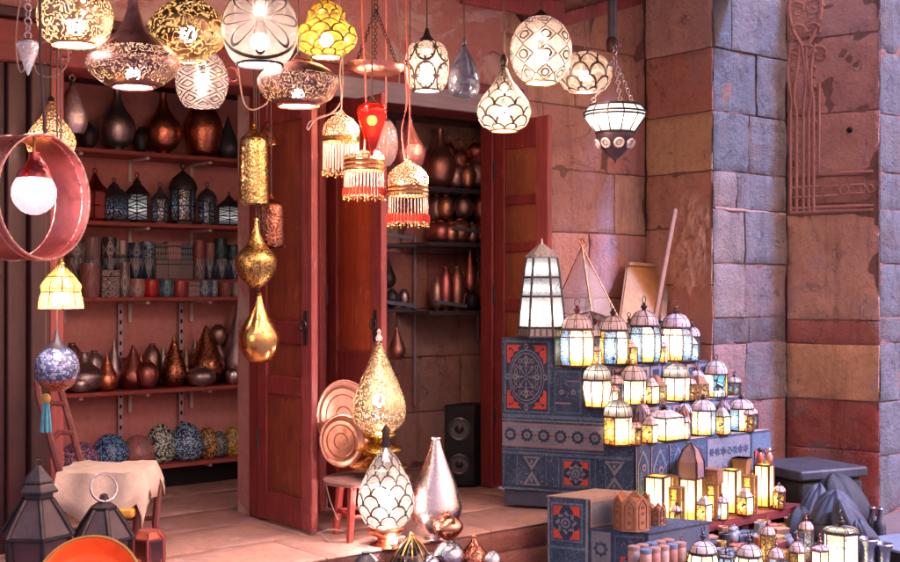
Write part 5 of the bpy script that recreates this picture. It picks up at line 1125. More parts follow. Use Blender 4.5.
    def tile(s,x0,x1,z0,z1):
        w=x1-x0;h=z1-z0;xc=(x0+x1)/2;zc=(z0+z1)/2; r=min(w,h)*.5
        s.rect(x0,x1,z0,z1,4,1); s.rect(x0+w*.06,x1-w*.06,z0+h*.06,z1-h*.06,1,2)
        for sx in (-1,1):
            for sz in (-1,1): s.poly([(xc+sx*w*.42,zc+sz*h*.42),(xc+sx*w*.10,zc+sz*h*.42),(xc+sx*w*.2,zc+sz*h*.3),(xc+sx*w*.24,zc+sz*h*.2),(xc+sx*w*.36,zc+sz*h*.18),(xc+sx*w*.42,zc+sz*h*.12)],3,3)
        s.star(xc,zc,r*.72,8,.7,2,4); s.star(xc,zc,r*.56,8,.7,0,5,.2); s.disc(xc,zc,r*.3,r*.3,2,6,14); s.disc(xc,zc,r*.2,r*.2,0,7,12); s.disc(xc,zc,r*.09,r*.09,2,8,8)
    def hourglass(s,x,z0,z1,w):
        zc=(z0+z1)/2; s.poly([(x-w,z1),(x,zc),(x+w,z1)],2,2); s.poly([(x-w,z0),(x+w,z0),(x,zc)],2,2)
        s.poly([(x-w*.6,z1-.01),(x,zc+.03),(x+w*.6,z1-.01)],0,3); s.poly([(x-w*.6,z0+.01),(x+w*.6,z0+.01),(x,zc-.03)],0,3); s.disc(x,z1-.03,.008,.012,2,4,8); s.disc(x,z0+.03,.008,.012,2,4,8)
    def mihrab(s,x0,x1,z0,z1):
        w=x1-x0; xc=(x0+x1)/2; s.rect(x0,x1,z0,z1,0,1)
        s.poly([(x0+w*.12,z0),(x1-w*.12,z0),(x1-w*.12,z1-w*.8),(xc+w*.2,z1-w*.42),(xc,z1-w*.12),(xc-w*.2,z1-w*.42),(x0+w*.12,z1-w*.8)],2,2)
        s.poly([(x0+w*.2,z0),(x1-w*.2,z0),(x1-w*.2,z1-w*.86),(xc+w*.14,z1-w*.5),(xc,z1-w*.26),(xc-w*.14,z1-w*.5),(x0+w*.2,z1-w*.86)],0,3)
        s.disc(xc,z1-w*.95,w*.12,w*.17,6,4,10); s.disc(xc,z1-w*.95,w*.06,w*.09,1,5,8); s.rect(x0,x0+w*.04,z0,z1,6,2)
hem=.41
cl=thing('stand_cloth','dark blue applique cloth with red medallions hung over the stand end','cloth',(P1.x,P1.y,hem))
def build_face(f,name,root):
    f.mb.v=[tuple(Vector(v)-Vector(root.location)) for v in f.mb.v]; return f.mb.build(name,CLM,root,smooth=False)
fe=Face(P1,e,nE)
for k in range(4): fe.rect(TT[k]-(0 if k else .004),TT[k+1],hem,TZ[k]+.002,0,0)
fe.medal(.012,.298,.865,1.29)
fe.rect(0,.63,.835,.855,4,1); fe.band(0,.625,.645,.825,.033,.098)
fe.rect(0,.79,.618,.636,4,1); fe.rect(0,.80,hem,hem+.012,4,1); fe.rect(0,.80,hem+.02,hem+.028,1,1)
fe.hourglass(.185,hem+.03,.61,.055); fe.tile(.375,.545,hem+.035,.608); fe.hourglass(.69,hem+.03,.61,.06)
for x in (.005,.09,.27,.35,.57,.63): fe.rect(x,x+.008,hem+.03,.61,4,1)
fe.rect(.325,.49,.87,1.12,4,1); fe.rect(.335,.48,.88,1.11,0,2); fe.band(.335,.48,.90,1.09,.025,.08)
build_face(fe,'end_panel',cl)
for k in range(4):      # cloth laid over each tread and its cream hem
    m=MB(); zz=TZ[k]+.004; t0=TT[k]; t1=TT[k+1]+.004
    n=10; vs=[S(t0+(t1-t0)*j/3,-.008+(TS[k]+.008)*i/n,zz+.002*noise.noise(Vector((i*.7,j*1.3,k)))) for j in range(4) for i in range(n+1)]
    m.add(vs,[(j*(n+1)+i,j*(n+1)+i+1,(j+1)*(n+1)+i+1,(j+1)*(n+1)+i) for j in range(3) for i in range(n)])
    m.v=[tuple(Vector(v)-cl.location) for v in m.v]; m.build('tread_cover',CTN if k else CB,cl)
nF=Vector((0,-1,0))
ff=Face(S(TT[4],0),u,nF); ff.rect(0,1.27,.30,TZ[3]+.002,0,0)
xs=[0,.13,.29,.45,.62]
for i in range(4): ff.mihrab(xs[i]+.004,xs[i+1]-.004,.32,.69)
ff.rect(.64,1.05,.32,.69,2,1); 
for i in range(7):
    for j in range(3): ff.star(.68+.055*i,.39+.11*j,.03,6,.5,0,2,.3*i)
ff.rect(1.07,1.26,.32,.69,4,1); ff.tile(1.08,1.25,.42,.60)
build_face(ff,'front_panel',cl)
for k in range(3):
    f2=Face(S(TT[k+1],0),u,nF); f2.rect(0,TS[k],TZ[k+1]+.006,TZ[k]+.002,0,0)
    n=int(TS[k]/.11)
    for i in range(n): 
        m_=(4,5,2,6)[(i+k)%4]; f2.rect(i*TS[k]/n+.006,(i+1)*TS[k]/n-.006,TZ[k+1]+.012,TZ[k]-.012,m_,1); f2.rect(i*TS[k]/n+.03,(i+1)*TS[k]/n-.03,TZ[k+1]+.03,TZ[k]-.03,(0,1)[i%2],2)
    build_face(f2,'riser_panel',cl)
# lower crate with its own cloth
L0=W(548,288,6.62); L0.z=0
def SL(t,s,z=0): return L0+e*t+u*s+Vector((0,0,z))
lcw=thing('low_crate','low cloth covered crate with a red medallion panel in front of the stand','crate',(L0.x,L0.y,0))
def R_(name,mb,mat,root,**k):
    mb.v=[tuple(Vector(v)-Vector(root.location)) for v in mb.v]; return mb.build(name,mat,root,**k)
mb=MB(); mb.hexa([SL(.0,.01,.02),SL(.23,.01,.02),SL(.23,.36,.02),SL(.0,.36,.02),SL(.0,.01,.47),SL(.23,.01,.47),SL(.23,.36,.47),SL(.0,.36,.47)]); R_('box',mb,DCL,lcw)
mb=MB(); mb.hexa([SL(.235,.0,.02),SL(.55,.0,.02),SL(.55,.5,.02),SL(.235,.5,.02),SL(.235,.0,.315),SL(.55,.0,.315),SL(.55,.5,.315),SL(.235,.5,.315)]); R_('box',mb,DCL,lcw)
lcc=thing('crate_cloth','blue grey cloth with one red star tile draped over the low crate','cloth',(L0.x,L0.y,.06))
f3=Face(L0,e,nE); f3.rect(-.004,.235,.04,.475,0,0); f3.tile(.02,.20,.24,.45); f3.rect(0,.23,.20,.215,4,1); f3.rect(0,.23,.06,.07,4,1); f3.rect(0,.01,.06,.47,2,1); f3.rect(.215,.228,.06,.47,2,1)
build_face(f3,'end_panel',lcc)
f4=Face(SL(.235,0),e,nE); f4.rect(0,.32,.04,.318,0,0); f4.rect(.01,.12,.05,.31,2,1); f4.star(.065,.22,.045,8,.7,0,2); f4.disc(.065,.22,.022,.022,2,3,12); f4.disc(.065,.09,.03,.025,3,2,10); f4.rect(.14,.30,.06,.30,4,1); f4.rect(.15,.29,.07,.29,0,2); f4.tile(.165,.275,.09,.2)
build_face(f4,'lower_end_panel',lcc)
m=MB(); m.hexa([SL(-.006,-.004,.472),SL(.236,-.004,.472),SL(.236,.37,.472),SL(-.006,.37,.472),SL(-.006,-.004,.479),SL(.236,-.004,.479),SL(.236,.37,.479),SL(-.006,.37,.479)]); R_('top_cover',m,CTN,lcc)
m=MB(); m.hexa([SL(.237,-.004,.317),SL(.56,-.004,.317),SL(.56,.51,.317),SL(.237,.51,.317),SL(.237,-.004,.323),SL(.56,-.004,.323),SL(.56,.51,.323),SL(.237,.51,.323)]); R_('top_cover',m,CB,lcc)
f5=Face(SL(.236,0),u,nF); f5.rect(0,.36,.325,.475,5,0); f5.rect(.01,.35,.34,.46,2,1); build_face(f5,'riser_panel',lcc)
# low bench that carries the yellow box lamps and small wares
bn=thing('low_bench','low dark bench along the foot of the stand carrying the glowing yellow boxes','bench',tuple(S(.82,-.1)))
mb=MB(); mb.hexa([S(.83,-.02,.2),S(1.05,-.02,.2),S(1.05,1.25,.2),S(.83,1.25,.2),S(.83,-.02,.25),S(1.05,-.02,.25),S(1.05,1.25,.25),S(.83,1.25,.25)]); R_('top',mb,WOODX,bn)
for s in (.0,.6,1.15): mb=MB(); mb.hexa([S(.84,s,0),S(1.04,s,0),S(1.04,s+.06,0),S(.84,s+.06,0),S(.84,s,.199),S(1.04,s,.199),S(1.04,s+.06,.199),S(.84,s+.06,.199)]); R_('leg',mb,WOODD,bn)
WT=thing('wares_table','low slatted table in the street heaped with small tubes and pots','table',tuple(S(1.1,0)))
WZ=[(1.06,1.2,.135),(1.205,1.36,.10),(1.365,1.62,.065)]
for t0,t1,zz in WZ:
    mb=MB(); mb.hexa([S(t0,-.28,zz-.03),S(t1,-.28,zz-.03),S(t1,1.15,zz-.03),S(t0,1.15,zz-.03),S(t0,-.28,zz),S(t1,-.28,zz),S(t1,1.15,zz),S(t0,1.15,zz)]); R_('shelf_board',mb,surf((.06,.07,.09),(.10,.10,.12),6,.6),WT)
for s in (-.25,.5,1.1):
    mb=MB(); mb.hexa([S(1.07,s,0),S(1.6,s,0),S(1.6,s+.04,0),S(1.07,s+.04,0),S(1.07,s,.034),S(1.6,s,.034),S(1.6,s+.04,.034),S(1.07,s+.04,.034)]); R_('runner',mb,WOODD,WT)
# ---- lit lanterns
LW_=(1,.82,.62); AM=(1,.48,.08); YE=(1,.70,.16); BLU=(.45,.72,1.0); PKW=(1,.72,.62)
GLW=pane(LW_,AM,3.4,'cells',34.0,1.0,.035); GLY=pane((1,.80,.42),AM,3.0,'cells',34.0,1.0,.03); GLB=pane((.62,.78,.95),(.3,.5,.8),1.5,'cells',60.0,1.0,.07); GLA=pane((1,.50,.12),(.8,.25,.03),2.0,'cells',30.0,1.0,.05)
DOMW=patterned('panes',10.0,2.0,.06,(.62,.50,.52),(.10,.05,.05),.25); DOML=pane((1,.84,.70),(1,.7,.5),.55,'panes',10.0,2.0,.07); FRM=surf((.16,.06,.05),(.24,.10,.08),20,.4,.6); FRD=surf((.05,.035,.04),(.09,.06,.06),20,.4,.6)
WOODL=surf((.30,.12,.05),(.20,.07,.035),18,.6,0,.3,60)
RG1='lit domed lanterns on the stand'
def fanous(px,yt,yb,hw,t_,z,label,sides=8,panes=(GLW,),dome=DOMW,frame=FRM,shape='barrel',group=RG1,loc=None,d=None,finial=True,ring=True,name='lit_lantern',split=.62,bulb=0):
    if loc is None:
        base=S(t_,0); r0=RT[0]*base.x+RT[1]*base.y; d0=FW[0]*base.x+FW[1]*base.y; k=(px-450)/F
        s=(k*d0-r0)/(RT[0]-k*FW[0]); loc=S(t_,s,z); d=d0+FW[0]*s
    q=d/F; R=hw*q; H=ZC+(288-yt)*q-loc[2]
    t=thing(name,label,'lantern',loc,group,rz=random.uniform(-.25,.25))
    rot=PI/sides; hb=H*split; n=sides
    pf={'barrel':[(.88,.05),(1,.2),(1,.75),(.86,.95)],'straight':[(.92,.04),(.92,.95)],'flare':[(.75,.04),(.98,.75),(.9,.95)],'box':[(1.2,.04),(1.2,.96)]}[shape]
    mb=MB(); vs=[];
    for i,(r,zz) in enumerate(pf):
        pass
    for k in range(n):
        mb.m=k%len(panes); a0=2*PI*k/n+rot; a1=2*PI*(k+1)/n+rot
        for i in range(len(pf)-1):
            (ra,za),(rb,zb_)=pf[i],pf[i+1]
            mb.add([(R*ra*.97*math.cos(a0),R*ra*.97*math.sin(a0),hb*za),(R*ra*.97*math.cos(a1),R*ra*.97*math.sin(a1),hb*za),(R*rb*.97*math.cos(a1),R*rb*.97*math.sin(a1),hb*zb_),(R*rb*.97*math.cos(a0),R*rb*.97*math.sin(a0),hb*zb_)],[(0,1,2,3)],[[(k,za),(k+1,za),(k+1,zb_),(k,zb_)]])
    mb.build('glass_panes',list(panes),t,smooth=False)
    mb=MB(); mb.lathe([(R*pf[0][0]*.96,0),(R*pf[0][0]*1.04,0),(R*pf[0][0]*1.06,hb*.045),(R*pf[0][0]*.9,hb*.06)],n,rot=rot); mb.build('base',frame,t,smooth=False)
    mb=MB()
    for k in range(n):
        a=2*PI*k/n+rot; mb.tube([(R*r*math.cos(a),R*r*math.sin(a),hb*zz) for r,zz in ([pf[0]]+pf if len(pf)<3 else pf)],max(.0032,R*.035),5)
    mb.lathe([(R*pf[-1][0]*.9,hb*.94),(R*pf[-1][0]*1.08,hb*.95),(R*pf[-1][0]*1.10,hb*.99),(R*pf[-1][0]*.98,hb*1.01)],n,rot=rot,close=False)
    if shape=='barrel': mb.lathe([(R*1.0,hb*.76),(R*1.02,hb*.775),(R*.99,hb*.79)],n,rot=rot,close=False)
    mb.build('frame',frame,t,smooth=False)
    hd=H*(.86 if finial else .96)-hb; rd=R*pf[-1][0]*.98
    if shape=='box':
        MB().lathe([(rd*.98,hb),(rd*.6,hb+hd*.6),(rd*.25,hb+hd)],4,rot=rot).build('roof',dome or frame,t,smooth=False)
    else:
        MB().lathe(scl(smoothp([(1,0),(.99,.15),(.88,.5),(.6,.82),(.25,1)]),rd,hd)+[],24,(0,0,hb),close=False).build('dome',dome,t)
        mb=MB()
        for k in range(8):
            a=2*PI*k/8; mb.tube([(rd*f*1.01*math.cos(a),rd*f*1.01*math.sin(a),hb+hd*zz) for f,zz in ((1,.0),(.98,.2),(.88,.5),(.62,.82),(.26,1.0))],max(.0026,R*.028),4)
        mb.build('ribs',frame,t)
    if finial:
        z0=hb+hd; h=H-z0
        fin=MB().lathe([(rd*.28,z0-h*.1),(rd*.12,z0+h*.12),(rd*.22,z0+h*.35),(rd*.24,z0+h*.5),(rd*.1,z0+h*.68),(rd*.14,z0+h*.8),(.002,z0+h)],12).build('finial',frame,t)
    if ring: MB().ring((0,0,H+R*.14),R*.2,.0028,Matrix.Rotation(PI/2,3,'X'),14,5).build('ring_handle',frame,fin if finial else t)
    return t
z1,z2,z3=TZ[1]+.007,TZ[2]+.007,TZ[3]+.007
fanous(577,305,368,18,.42,z1,'amber and blue glass barrel lantern, leftmost on the upper tier, before the glass pyramid',8,(GLB,GLW,GLY),frame=FRM)
fanous(613,308,365,17,.43,z1,'lantern with one orange and one pale blue pane, second on the upper tier',8,(GLA,GLB,GLW),frame=FRD)
fanous(644,302,364,17,.43,z1,'lantern of pale blue and white cracked panes before the leaning board',8,(GLB,GLW,GLB),frame=FRD)
fanous(676,306,363,17,.43,z1,'white hot barrel lantern, rightmost on the upper tier',8,(GLW,GLW,GLB),frame=FRM)
fanous(597,362,408,16,.565,z2,'white lantern with amber foot, leftmost on the second tier',8,(GLW,GLW,GLY),DOML,FRM,'flare',finial=False)
fanous(633,364,406,15,.57,z2,'white lantern with ribbed dome, second on the second tier',6,(GLW,GLY),DOMW,FRD,'straight',finial=False)
fanous(676,362,405,15,.57,z2,'white hot lantern with small dome, third on the second tier',8,(GLW,),DOML,FRM,'straight',finial=False)
BSP=pane((.25,.62,.85),(.9,.95,1),1.5,'cells',22.0,1.0,.06)
fanous(716,359,396,13,.57,z2,'lantern with blue swirl pane and amber side, rightmost on the second tier',6,(BSP,GLA,GLW),DOMW,FRD,'straight',finial=False)
fanous(655,374,406,10,.56,z2,'small wooden lantern with a dull amber pane between two white ones',4,(pane((.75,.42,.12),(.5,.2,.05),.9,'cells',40.0,1.0,.08),),WOODL,WOODL,'box',finial=False,ring=False)
fanous(698,374,404,9,.56,z2,'small wooden arch lantern beside the blue swirl lantern',4,(pane((.8,.40,.14),(.5,.2,.05),.8,'cells',40.0,1.0,.08),),WOODL,WOODL,'box',finial=False,ring=False)
fanous(618,398,446,16,.715,z3,'amber lit lantern with round white dome, leftmost on the third tier',6,(GLY,GLW,GLA),DOML,FRM,'straight',finial=False)
fanous(664,404,444,17,.72,z3,'square lantern with a blazing white front and dark pierced roof',4,(GLW,),DOMW,FRD,'box',split=.66,finial=True)
fanous(703,394,438,14,.72,z3,'narrow lantern with pale dome and blue white panes, third tier',6,(GLW,GLB,GLY),DOMW,FRD,'straight',finial=True)
fanous(741,394,434,14,.72,z3,'lantern with dark pointed roof, rightmost on the third tier',6,(GLW,GLW,GLB),DOMW,FRD,'straight',finial=True)
DIM1=pane((.30,.34,.48),(.4,.28,.2),.55,'cells',50.0,1.0,.09); DIM2=pane((.85,.42,.10),(.6,.2,.04),.75,'cells',40.0,1.0,.07)
for (px,yt,yb,hw,tt_,zz,l,sd_,pn,dm,fr) in ((595,318,366,11,.345,z1,'dim blue lantern behind the two leftmost lanterns of the upper tier',6,(DIM1,),DOMW,FRD),(629,316,364,10,.345,z1,'dim amber lantern behind the second and third lanterns of the upper tier',6,(DIM2,DIM1),DOMW,FRM),(660,318,362,10,.345,z1,'dull blue lantern behind the white hot one of the upper tier',6,(DIM1,DIM2),DOMW,FRD),(692,322,360,9,.36,z1,'little unlit lantern at the right end of the upper tier',6,(DIM1,),DOMW,FRD),
   (615,370,408,10,.535,z2,'dim lantern with blue panes between first and second of the second tier',6,(DIM1,),DOMW,FRD),(697,366,402,9,.525,z2,'amber lantern behind the wooden arch lantern',6,(DIM2,),DOMW,FRM),(734,374,398,8,.54,z2,'small dark lantern at the right end of the second tier',6,(DIM1,),DOMW,FRD),
   (642,398,444,9,.665,z3,'dim copper lantern behind the dark pointed lamp',6,(DIM2,DIM1),DOMW,FRM),(684,398,440,9,.665,z3,'dim blue lantern behind the copper arch lamp',6,(DIM1,),DOMW,FRD),(722,396,436,9,.665,z3,'dim blue and amber lantern behind the dark blue arch lamp',6,(DIM1,DIM2),DOMW,FRD),(752,404,432,7,.69,z3,'tiny dark lantern at the right end of the third tier',6,(DIM1,),DOMW,FRD)):
    fanous(px,yt,yb,hw,tt_,zz,l,sd_,pn,dm,fr,'straight',finial=True)
def arch_lamp(px,yt,yb,hw,t_,z,label,m,grp='small dark arch lamps'):
    base=S(t_,0); r0=RT[0]*base.x+RT[1]*base.y; d0=FW[0]*base.x+FW[1]*base.y; k=(px-450)/F; s=(k*d0-r0)/(RT[0]-k*FW[0]); loc=S(t_,s,z); d=d0+FW[0]*s; q=d/F; R=hw*q; H=(yb-yt)*q
    t=thing('arch_lamp',label,'lamp',loc,grp,rz=.5)
    MB().lathe(scl(smoothp([(1,0),(1,.1),(.95,.5),(.7,.78),(.3,.95),(.05,1)],3),R,H),8,close=False).build('shell',m,t,smooth=False)
    mb=MB()
    for k in range(8):
        a=2*PI*k/8; mb.tube([(R*f*1.02*math.cos(a),R*f*1.02*math.sin(a),H*zz) for f,zz in ((1,0),(.96,.5),(.7,.78),(.06,1))],.004,4)
    mb.build('ribs',FRD,t); MB().lathe([(R*1.02,0),(R*1.02,H*.04),(R*.8,H*.05)],8).build('base',FRD,t)
arch_lamp(640,408,446,8,.70,z3,'dark pointed lamp with blue and copper eye panes beside the amber lit lantern',surf((.20,.09,.09),(.08,.12,.2),20,.25))
arch_lamp(684,412,443,7,.70,z3,'copper tinted arch lamp right of the square blazing lantern',surf((.35,.14,.07),(.25,.09,.05),20,.3))
arch_lamp(722,404,436,7,.70,z3,'dark blue arch lamp between the two narrow lanterns of the third tier',surf((.10,.13,.2),(.2,.12,.1),20,.3))
# glowing parchment boxes along the bench
YB=pane((1,.78,.36),(1,.50,.06),3.8,'none'); YB2=pane((1,.66,.08),(1,.5,.04),2.0,'filigree',45.0,5.0,.10,(.25,.08,.01))
def boxlamp(px,yt,yb,hw,label,bright,t_=.93,wood=False,z=.255):
    base=S(t_,0); r0=RT[0]*base.x+RT[1]*base.y; d0=FW[0]*base.x+FW[1]*base.y; k=(px-450)/F; s=(k*d0-r0)/(RT[0]-k*FW[0]); loc=S(t_,s,z); d=d0+FW[0]*s; q=d/F; w=hw*q*.56; H=(yb-yt)*q*1.16
    t=thing('box_lamp',label,'box lamp',loc,'glowing box lamps on the low bench',rz=.32)
    A_,B_=bright
    mb=MB()
    for k in range(4):
        mb.m=0 if k%2==0 else 1; a0=PI/4+PI/2*k; a1=a0+PI/2; r=w*1.414
        mb.add([(r*math.cos(a0),r*math.sin(a0),.008),(r*math.cos(a1),r*math.sin(a1),.008),(r*math.cos(a1),r*math.sin(a1),H*.97),(r*math.cos(a0),r*math.sin(a0),H*.97)],[(0,1,2,3)],[[(0,0),(1,0),(1,1),(0,1)]])
    mb.build('panels',[A_,B_],t,smooth=False)
    fm=WOODL if wood else FRM
    mb=MB(); b=.006 if not wood else .011
    for sx in (-1,1):
        for sy in (-1,1): mb.box((sx*w-b,sy*w-b,0),(sx*w+b,sy*w+b,H))
    for zz in (0,H-.012):
        for sx in (-1,1): mb.box((sx*w-b*.8,-w+b,zz),(sx*w+b*.8,w-b,zz+.012)); mb.box((-w+b,sx*w-b*.8,zz+.0015),(w-b,sx*w+b*.8,zz+.0135))
    if wood:
        for zz in (.33,.66):
            for sx in (-1,1): mb.box((sx*w-b*.5,-w+b,H*zz),(sx*w+b*.5,w-b,H*zz+.008)); mb.box((-w+b,sx*w-b*.5,H*zz+.001),(w-b,sx*w+b*.5,H*zz+.009))
    else:
        for sx in (-1,1): mb.box((sx*w-b*.4,-b*.4,.013),(sx*w+b*.4,b*.4,H-.013)); mb.box((-b*.4,sx*w-b*.4,.0135),(b*.4,sx*w+b*.4,H-.0135))
    mb.build('frame',fm,t)
    mb=MB(); mb.box((-w*.97,-w*.97,H-.009),(w*.97,w*.97,H-.004)); mb.build('lid',YB2 if not wood else WOODL,t)
    return loc,H,d
YG=(YB,YB2); YH=(YB,YB); YD=(YB2,YB2)
l1=boxlamp(658,482,526,17,'blazing pale yellow box lamp behind the brown octagonal box',YH)
l2=boxlamp(691,480,517,15,'white hot box lamp under the dark triangular lamp',YH)
l2b=boxlamp(676,493,527,9,'small orange yellow box with brown scroll windows between two bright ones',YD,1.0,True)
l3=boxlamp(731,470,508,14,'white hot box lamp with thin frame, third of the bright ones',YH)
l3b=boxlamp(713,484,514,9,'narrow wooden lattice box lamp with amber sides',YD,.98,True)
l4=boxlamp(764,463,500,13,'white hot box lamp at the right end of the bench',YH)
l4b=boxlamp(749,475,506,9,'small amber box lamp with carved wood frame near the bench end',YD,.97,True)
l5=boxlamp(742,458,486,10,'yellow box lamp standing behind the third bright one',YG,.87,True)
for (px,yt,yb,hw,l) in ((673,466,505,8,'amber scroll box lamp at the back, left of the triangular lamp'),(708,462,498,8,'amber scroll box lamp at the back, right of the triangular lamp'),(722,462,494,7,'narrow amber box lamp tucked behind the wooden lattice one'),(756,455,485,8,'amber box lamp at the back near the bench end')):
    boxlamp(px,yt,yb,hw,l,YD,.855,True)
DOMR=patterned('panes',8.0,2.0,.07,(.66,.50,.46),(.07,.04,.04),.25)
LAM=((GLY,GLA),(GLA,DIM2),(GLW,GLA),(GLB,GLY))
for (tt_,zz,h_,pxs,where) in ((.485,z1,24,(595,629,661,690),'front edge of the upper tier'),(.622,z2,25,(613,651,690),'front edge of the second tier'),(.785,z3,26,(636,650,684,722,748),'front edge of the third tier'),(1.03,.255,26,(676,704,722,745,779),'front edge of the low bench')):
    for i,px in enumerate(pxs):
        b_=S(tt_,0); r0=RT[0]*b_.x+RT[1]*b_.y; d0=FW[0]*b_.x+FW[1]*b_.y; k=(px-450)/F; d_=d0+FW[0]*(k*d0-r0)/(RT[0]-k*FW[0]); yb_=288+(ZC-zz)/d_*F
        fanous(px,yb_-h_-2*(i%2),yb_,7,tt_,zz,'%s of the tiny amber lanterns along the %s'%(('leftmost','second from left','third from left','fourth from left','rightmost')[i if i<len(pxs)-1 else 4],where),(6,4)[i%2],LAM[(i+len(pxs))%4],DOMR,(FRM,FRD)[i%2],('straight','box')[i%2],group='tiny amber lanterns along the tier edges',finial=i%2==0,ring=False,split=.66)
# things standing on the box lamps
def ontop(loc,H,d,yh,hw,label,kind,mat,cat):
    q=d/F; R=hw*q; h=yh*q; p=(loc[0],loc[1],loc[2]+H+.002)
    t=thing(kind,label,cat,p,None,rz=.3)
    if kind=='triangular_lamp':
        MB().lathe([(R*1.1,0),(R*1.05,h*.45),(R*.65,h*.8),(R*.2,h*.97),(.002,h)],4,rot=PI/4).build('shell',mat,t,smooth=False)
        mb=MB()
        for k in range(4):
            a=PI/2*k+PI/4; mb.tube([(R*f*1.12*math.cos(a),R*f*1.12*math.sin(a),h*zz) for f,zz in ((1,0),(.95,.45),(.6,.8),(.05,1))],.007,5)
        mb.build('ribs',FRD,t)
    elif kind=='trinket_box':
        mb=MB(); mb.box((-R*.8,-R*.8,0),(R*.8,R*.8,h*.82)); mb.build('box_body',mat,t,bevel=.003); mb=MB(); mb.box((-R*.84,-R*.84,h*.83),(R*.84,R*.84,h)); mb.build('lid',WOODL,t,bevel=.003)
    else:
        mb=MB(); mb.lathe([(R*.75,0),(R*1.0,h*.9),(R*1.0,h)],4,rot=PI/4); mb.build('bowl',mat,t,smooth=False); mb=MB(); mb.lathe([(R*1.03,h*.95),(R*1.06,h),(R*.9,h)],4,rot=PI/4); mb.build('rim',FRD,t)
ontop(*l2,34,13,'dark triangular lamp with copper panes standing on a white hot box','triangular_lamp',surf((.34,.15,.07),(.2,.14,.22),12,.25),'lamp')
ontop(*l5,18,11,'brown square wooden cup on the yellow box lamp','wooden_cup',WOODL,'cup')
ontop(*l3b,15,10,'inlaid brown trinket box standing on the lattice box lamp','trinket_box',patterned('filigree',60.0,4.0,.2,(.36,.16,.07),(.16,.05,.02)),'box')
loc,H,d=l4
for k,(dx,l,mm) in enumerate(((-.025,'left one of two little egg shaped pots on the last box lamp',(.5,.12,.08)),(.03,'right one of two little egg shaped pots on the last box lamp',(.55,.25,.18)))):
    p=(loc[0]+dx*RT[0],loc[1]+dx*RT[1],loc[2]+H+.002); t=thing('egg_pot',l,'pot',p,'two egg shaped pots')
    MB().lathe(scl(smoothp([(.6,0),(1,.35),(.8,.7),(.3,.95),(.01,1)]),.024,.075),16).build('body',surf(mm,tuple(x*.7 for x in mm),20,.3),t); MB().ball((0,0,.083),.016,10,6).build('lid_knob',IRON if k==0 else SILVER,t)
# brown octagonal box on the low crate
def octbox(px,yt,yb,hw,d,label,z,m):
    c=W(px,288,d); q=d/F; R=hw*q; h=(yb-yt)*q; t=thing('inlaid_box',label,'box',(c.x,c.y,z),'brown inlaid boxes',rz=.2)
    mb=MB(); pts=[]; n=8
    mb.lathe([(R,0),(R,h*.80)],n); 
    for k in range(n):
        a0=2*PI*k/n;a1=2*PI*(k+1)/n; p0=Vector((R*math.cos(a0),R*math.sin(a0),h*.80)); p1=Vector((R*math.cos(a1),R*math.sin(a1),h*.80)); mb.add([p0,p1,(p0+p1)/2+Vector((0,0,h*.2)),p0*.93+Vector((0,0,h*.8*.07)),p1*.93+Vector((0,0,h*.8*.07)),(p0+p1)/2*.93+Vector((0,0,h*.2+h*.8*.07))],[(0,1,2),(5,4,3),(0,2,5,3),(2,1,4,5)])
    mb.build('box_body',m,t,smooth=False)
    mb=MB()
    for k in range(n):
        a=2*PI*(k+.5)/n; o=Vector((math.cos(a),math.sin(a),0)); s_=Vector((-o.y,o.x,0)); rr=R*math.cos(PI/n)+.0015; wd=R*.24
        for s1 in (-1,1): mb.tube([o*rr+s_*wd*s1+Vector((0,0,h*.08)),o*rr+s_*wd*s1+Vector((0,0,h*.5)),o*rr+s_*wd*s1+Vector((0,0,h*.70)),o*rr+Vector((0,0,h*.88))],.0028,4)
        mb.tube([o*rr-s_*wd+Vector((0,0,h*.08)),o*rr+Vector((0,0,h*.05)),o*rr+s_*wd+Vector((0,0,h*.08))],.0028,4)
        q_=o.to_track_quat('Z','Y').to_matrix()
        for zz in (.25,.5,.66): mb.ring(o*rr+Vector((0,0,h*zz)),.007,.0025,q_,10,4)
    mb.build('inlay',surf((.16,.05,.03),(.2,.08,.05),20,.5),t)
octbox(632,497,533,19,6.5,'large brown octagonal inlaid box on the low crate',.324,surf((.40,.18,.09),(.30,.12,.06),14,.5,0,.3,60))
octbox(657,512,533,9,6.62,'small plain brown box behind the large octagonal one',.324,surf((.44,.24,.14),(.34,.17,.09),14,.5,0,.3,60))
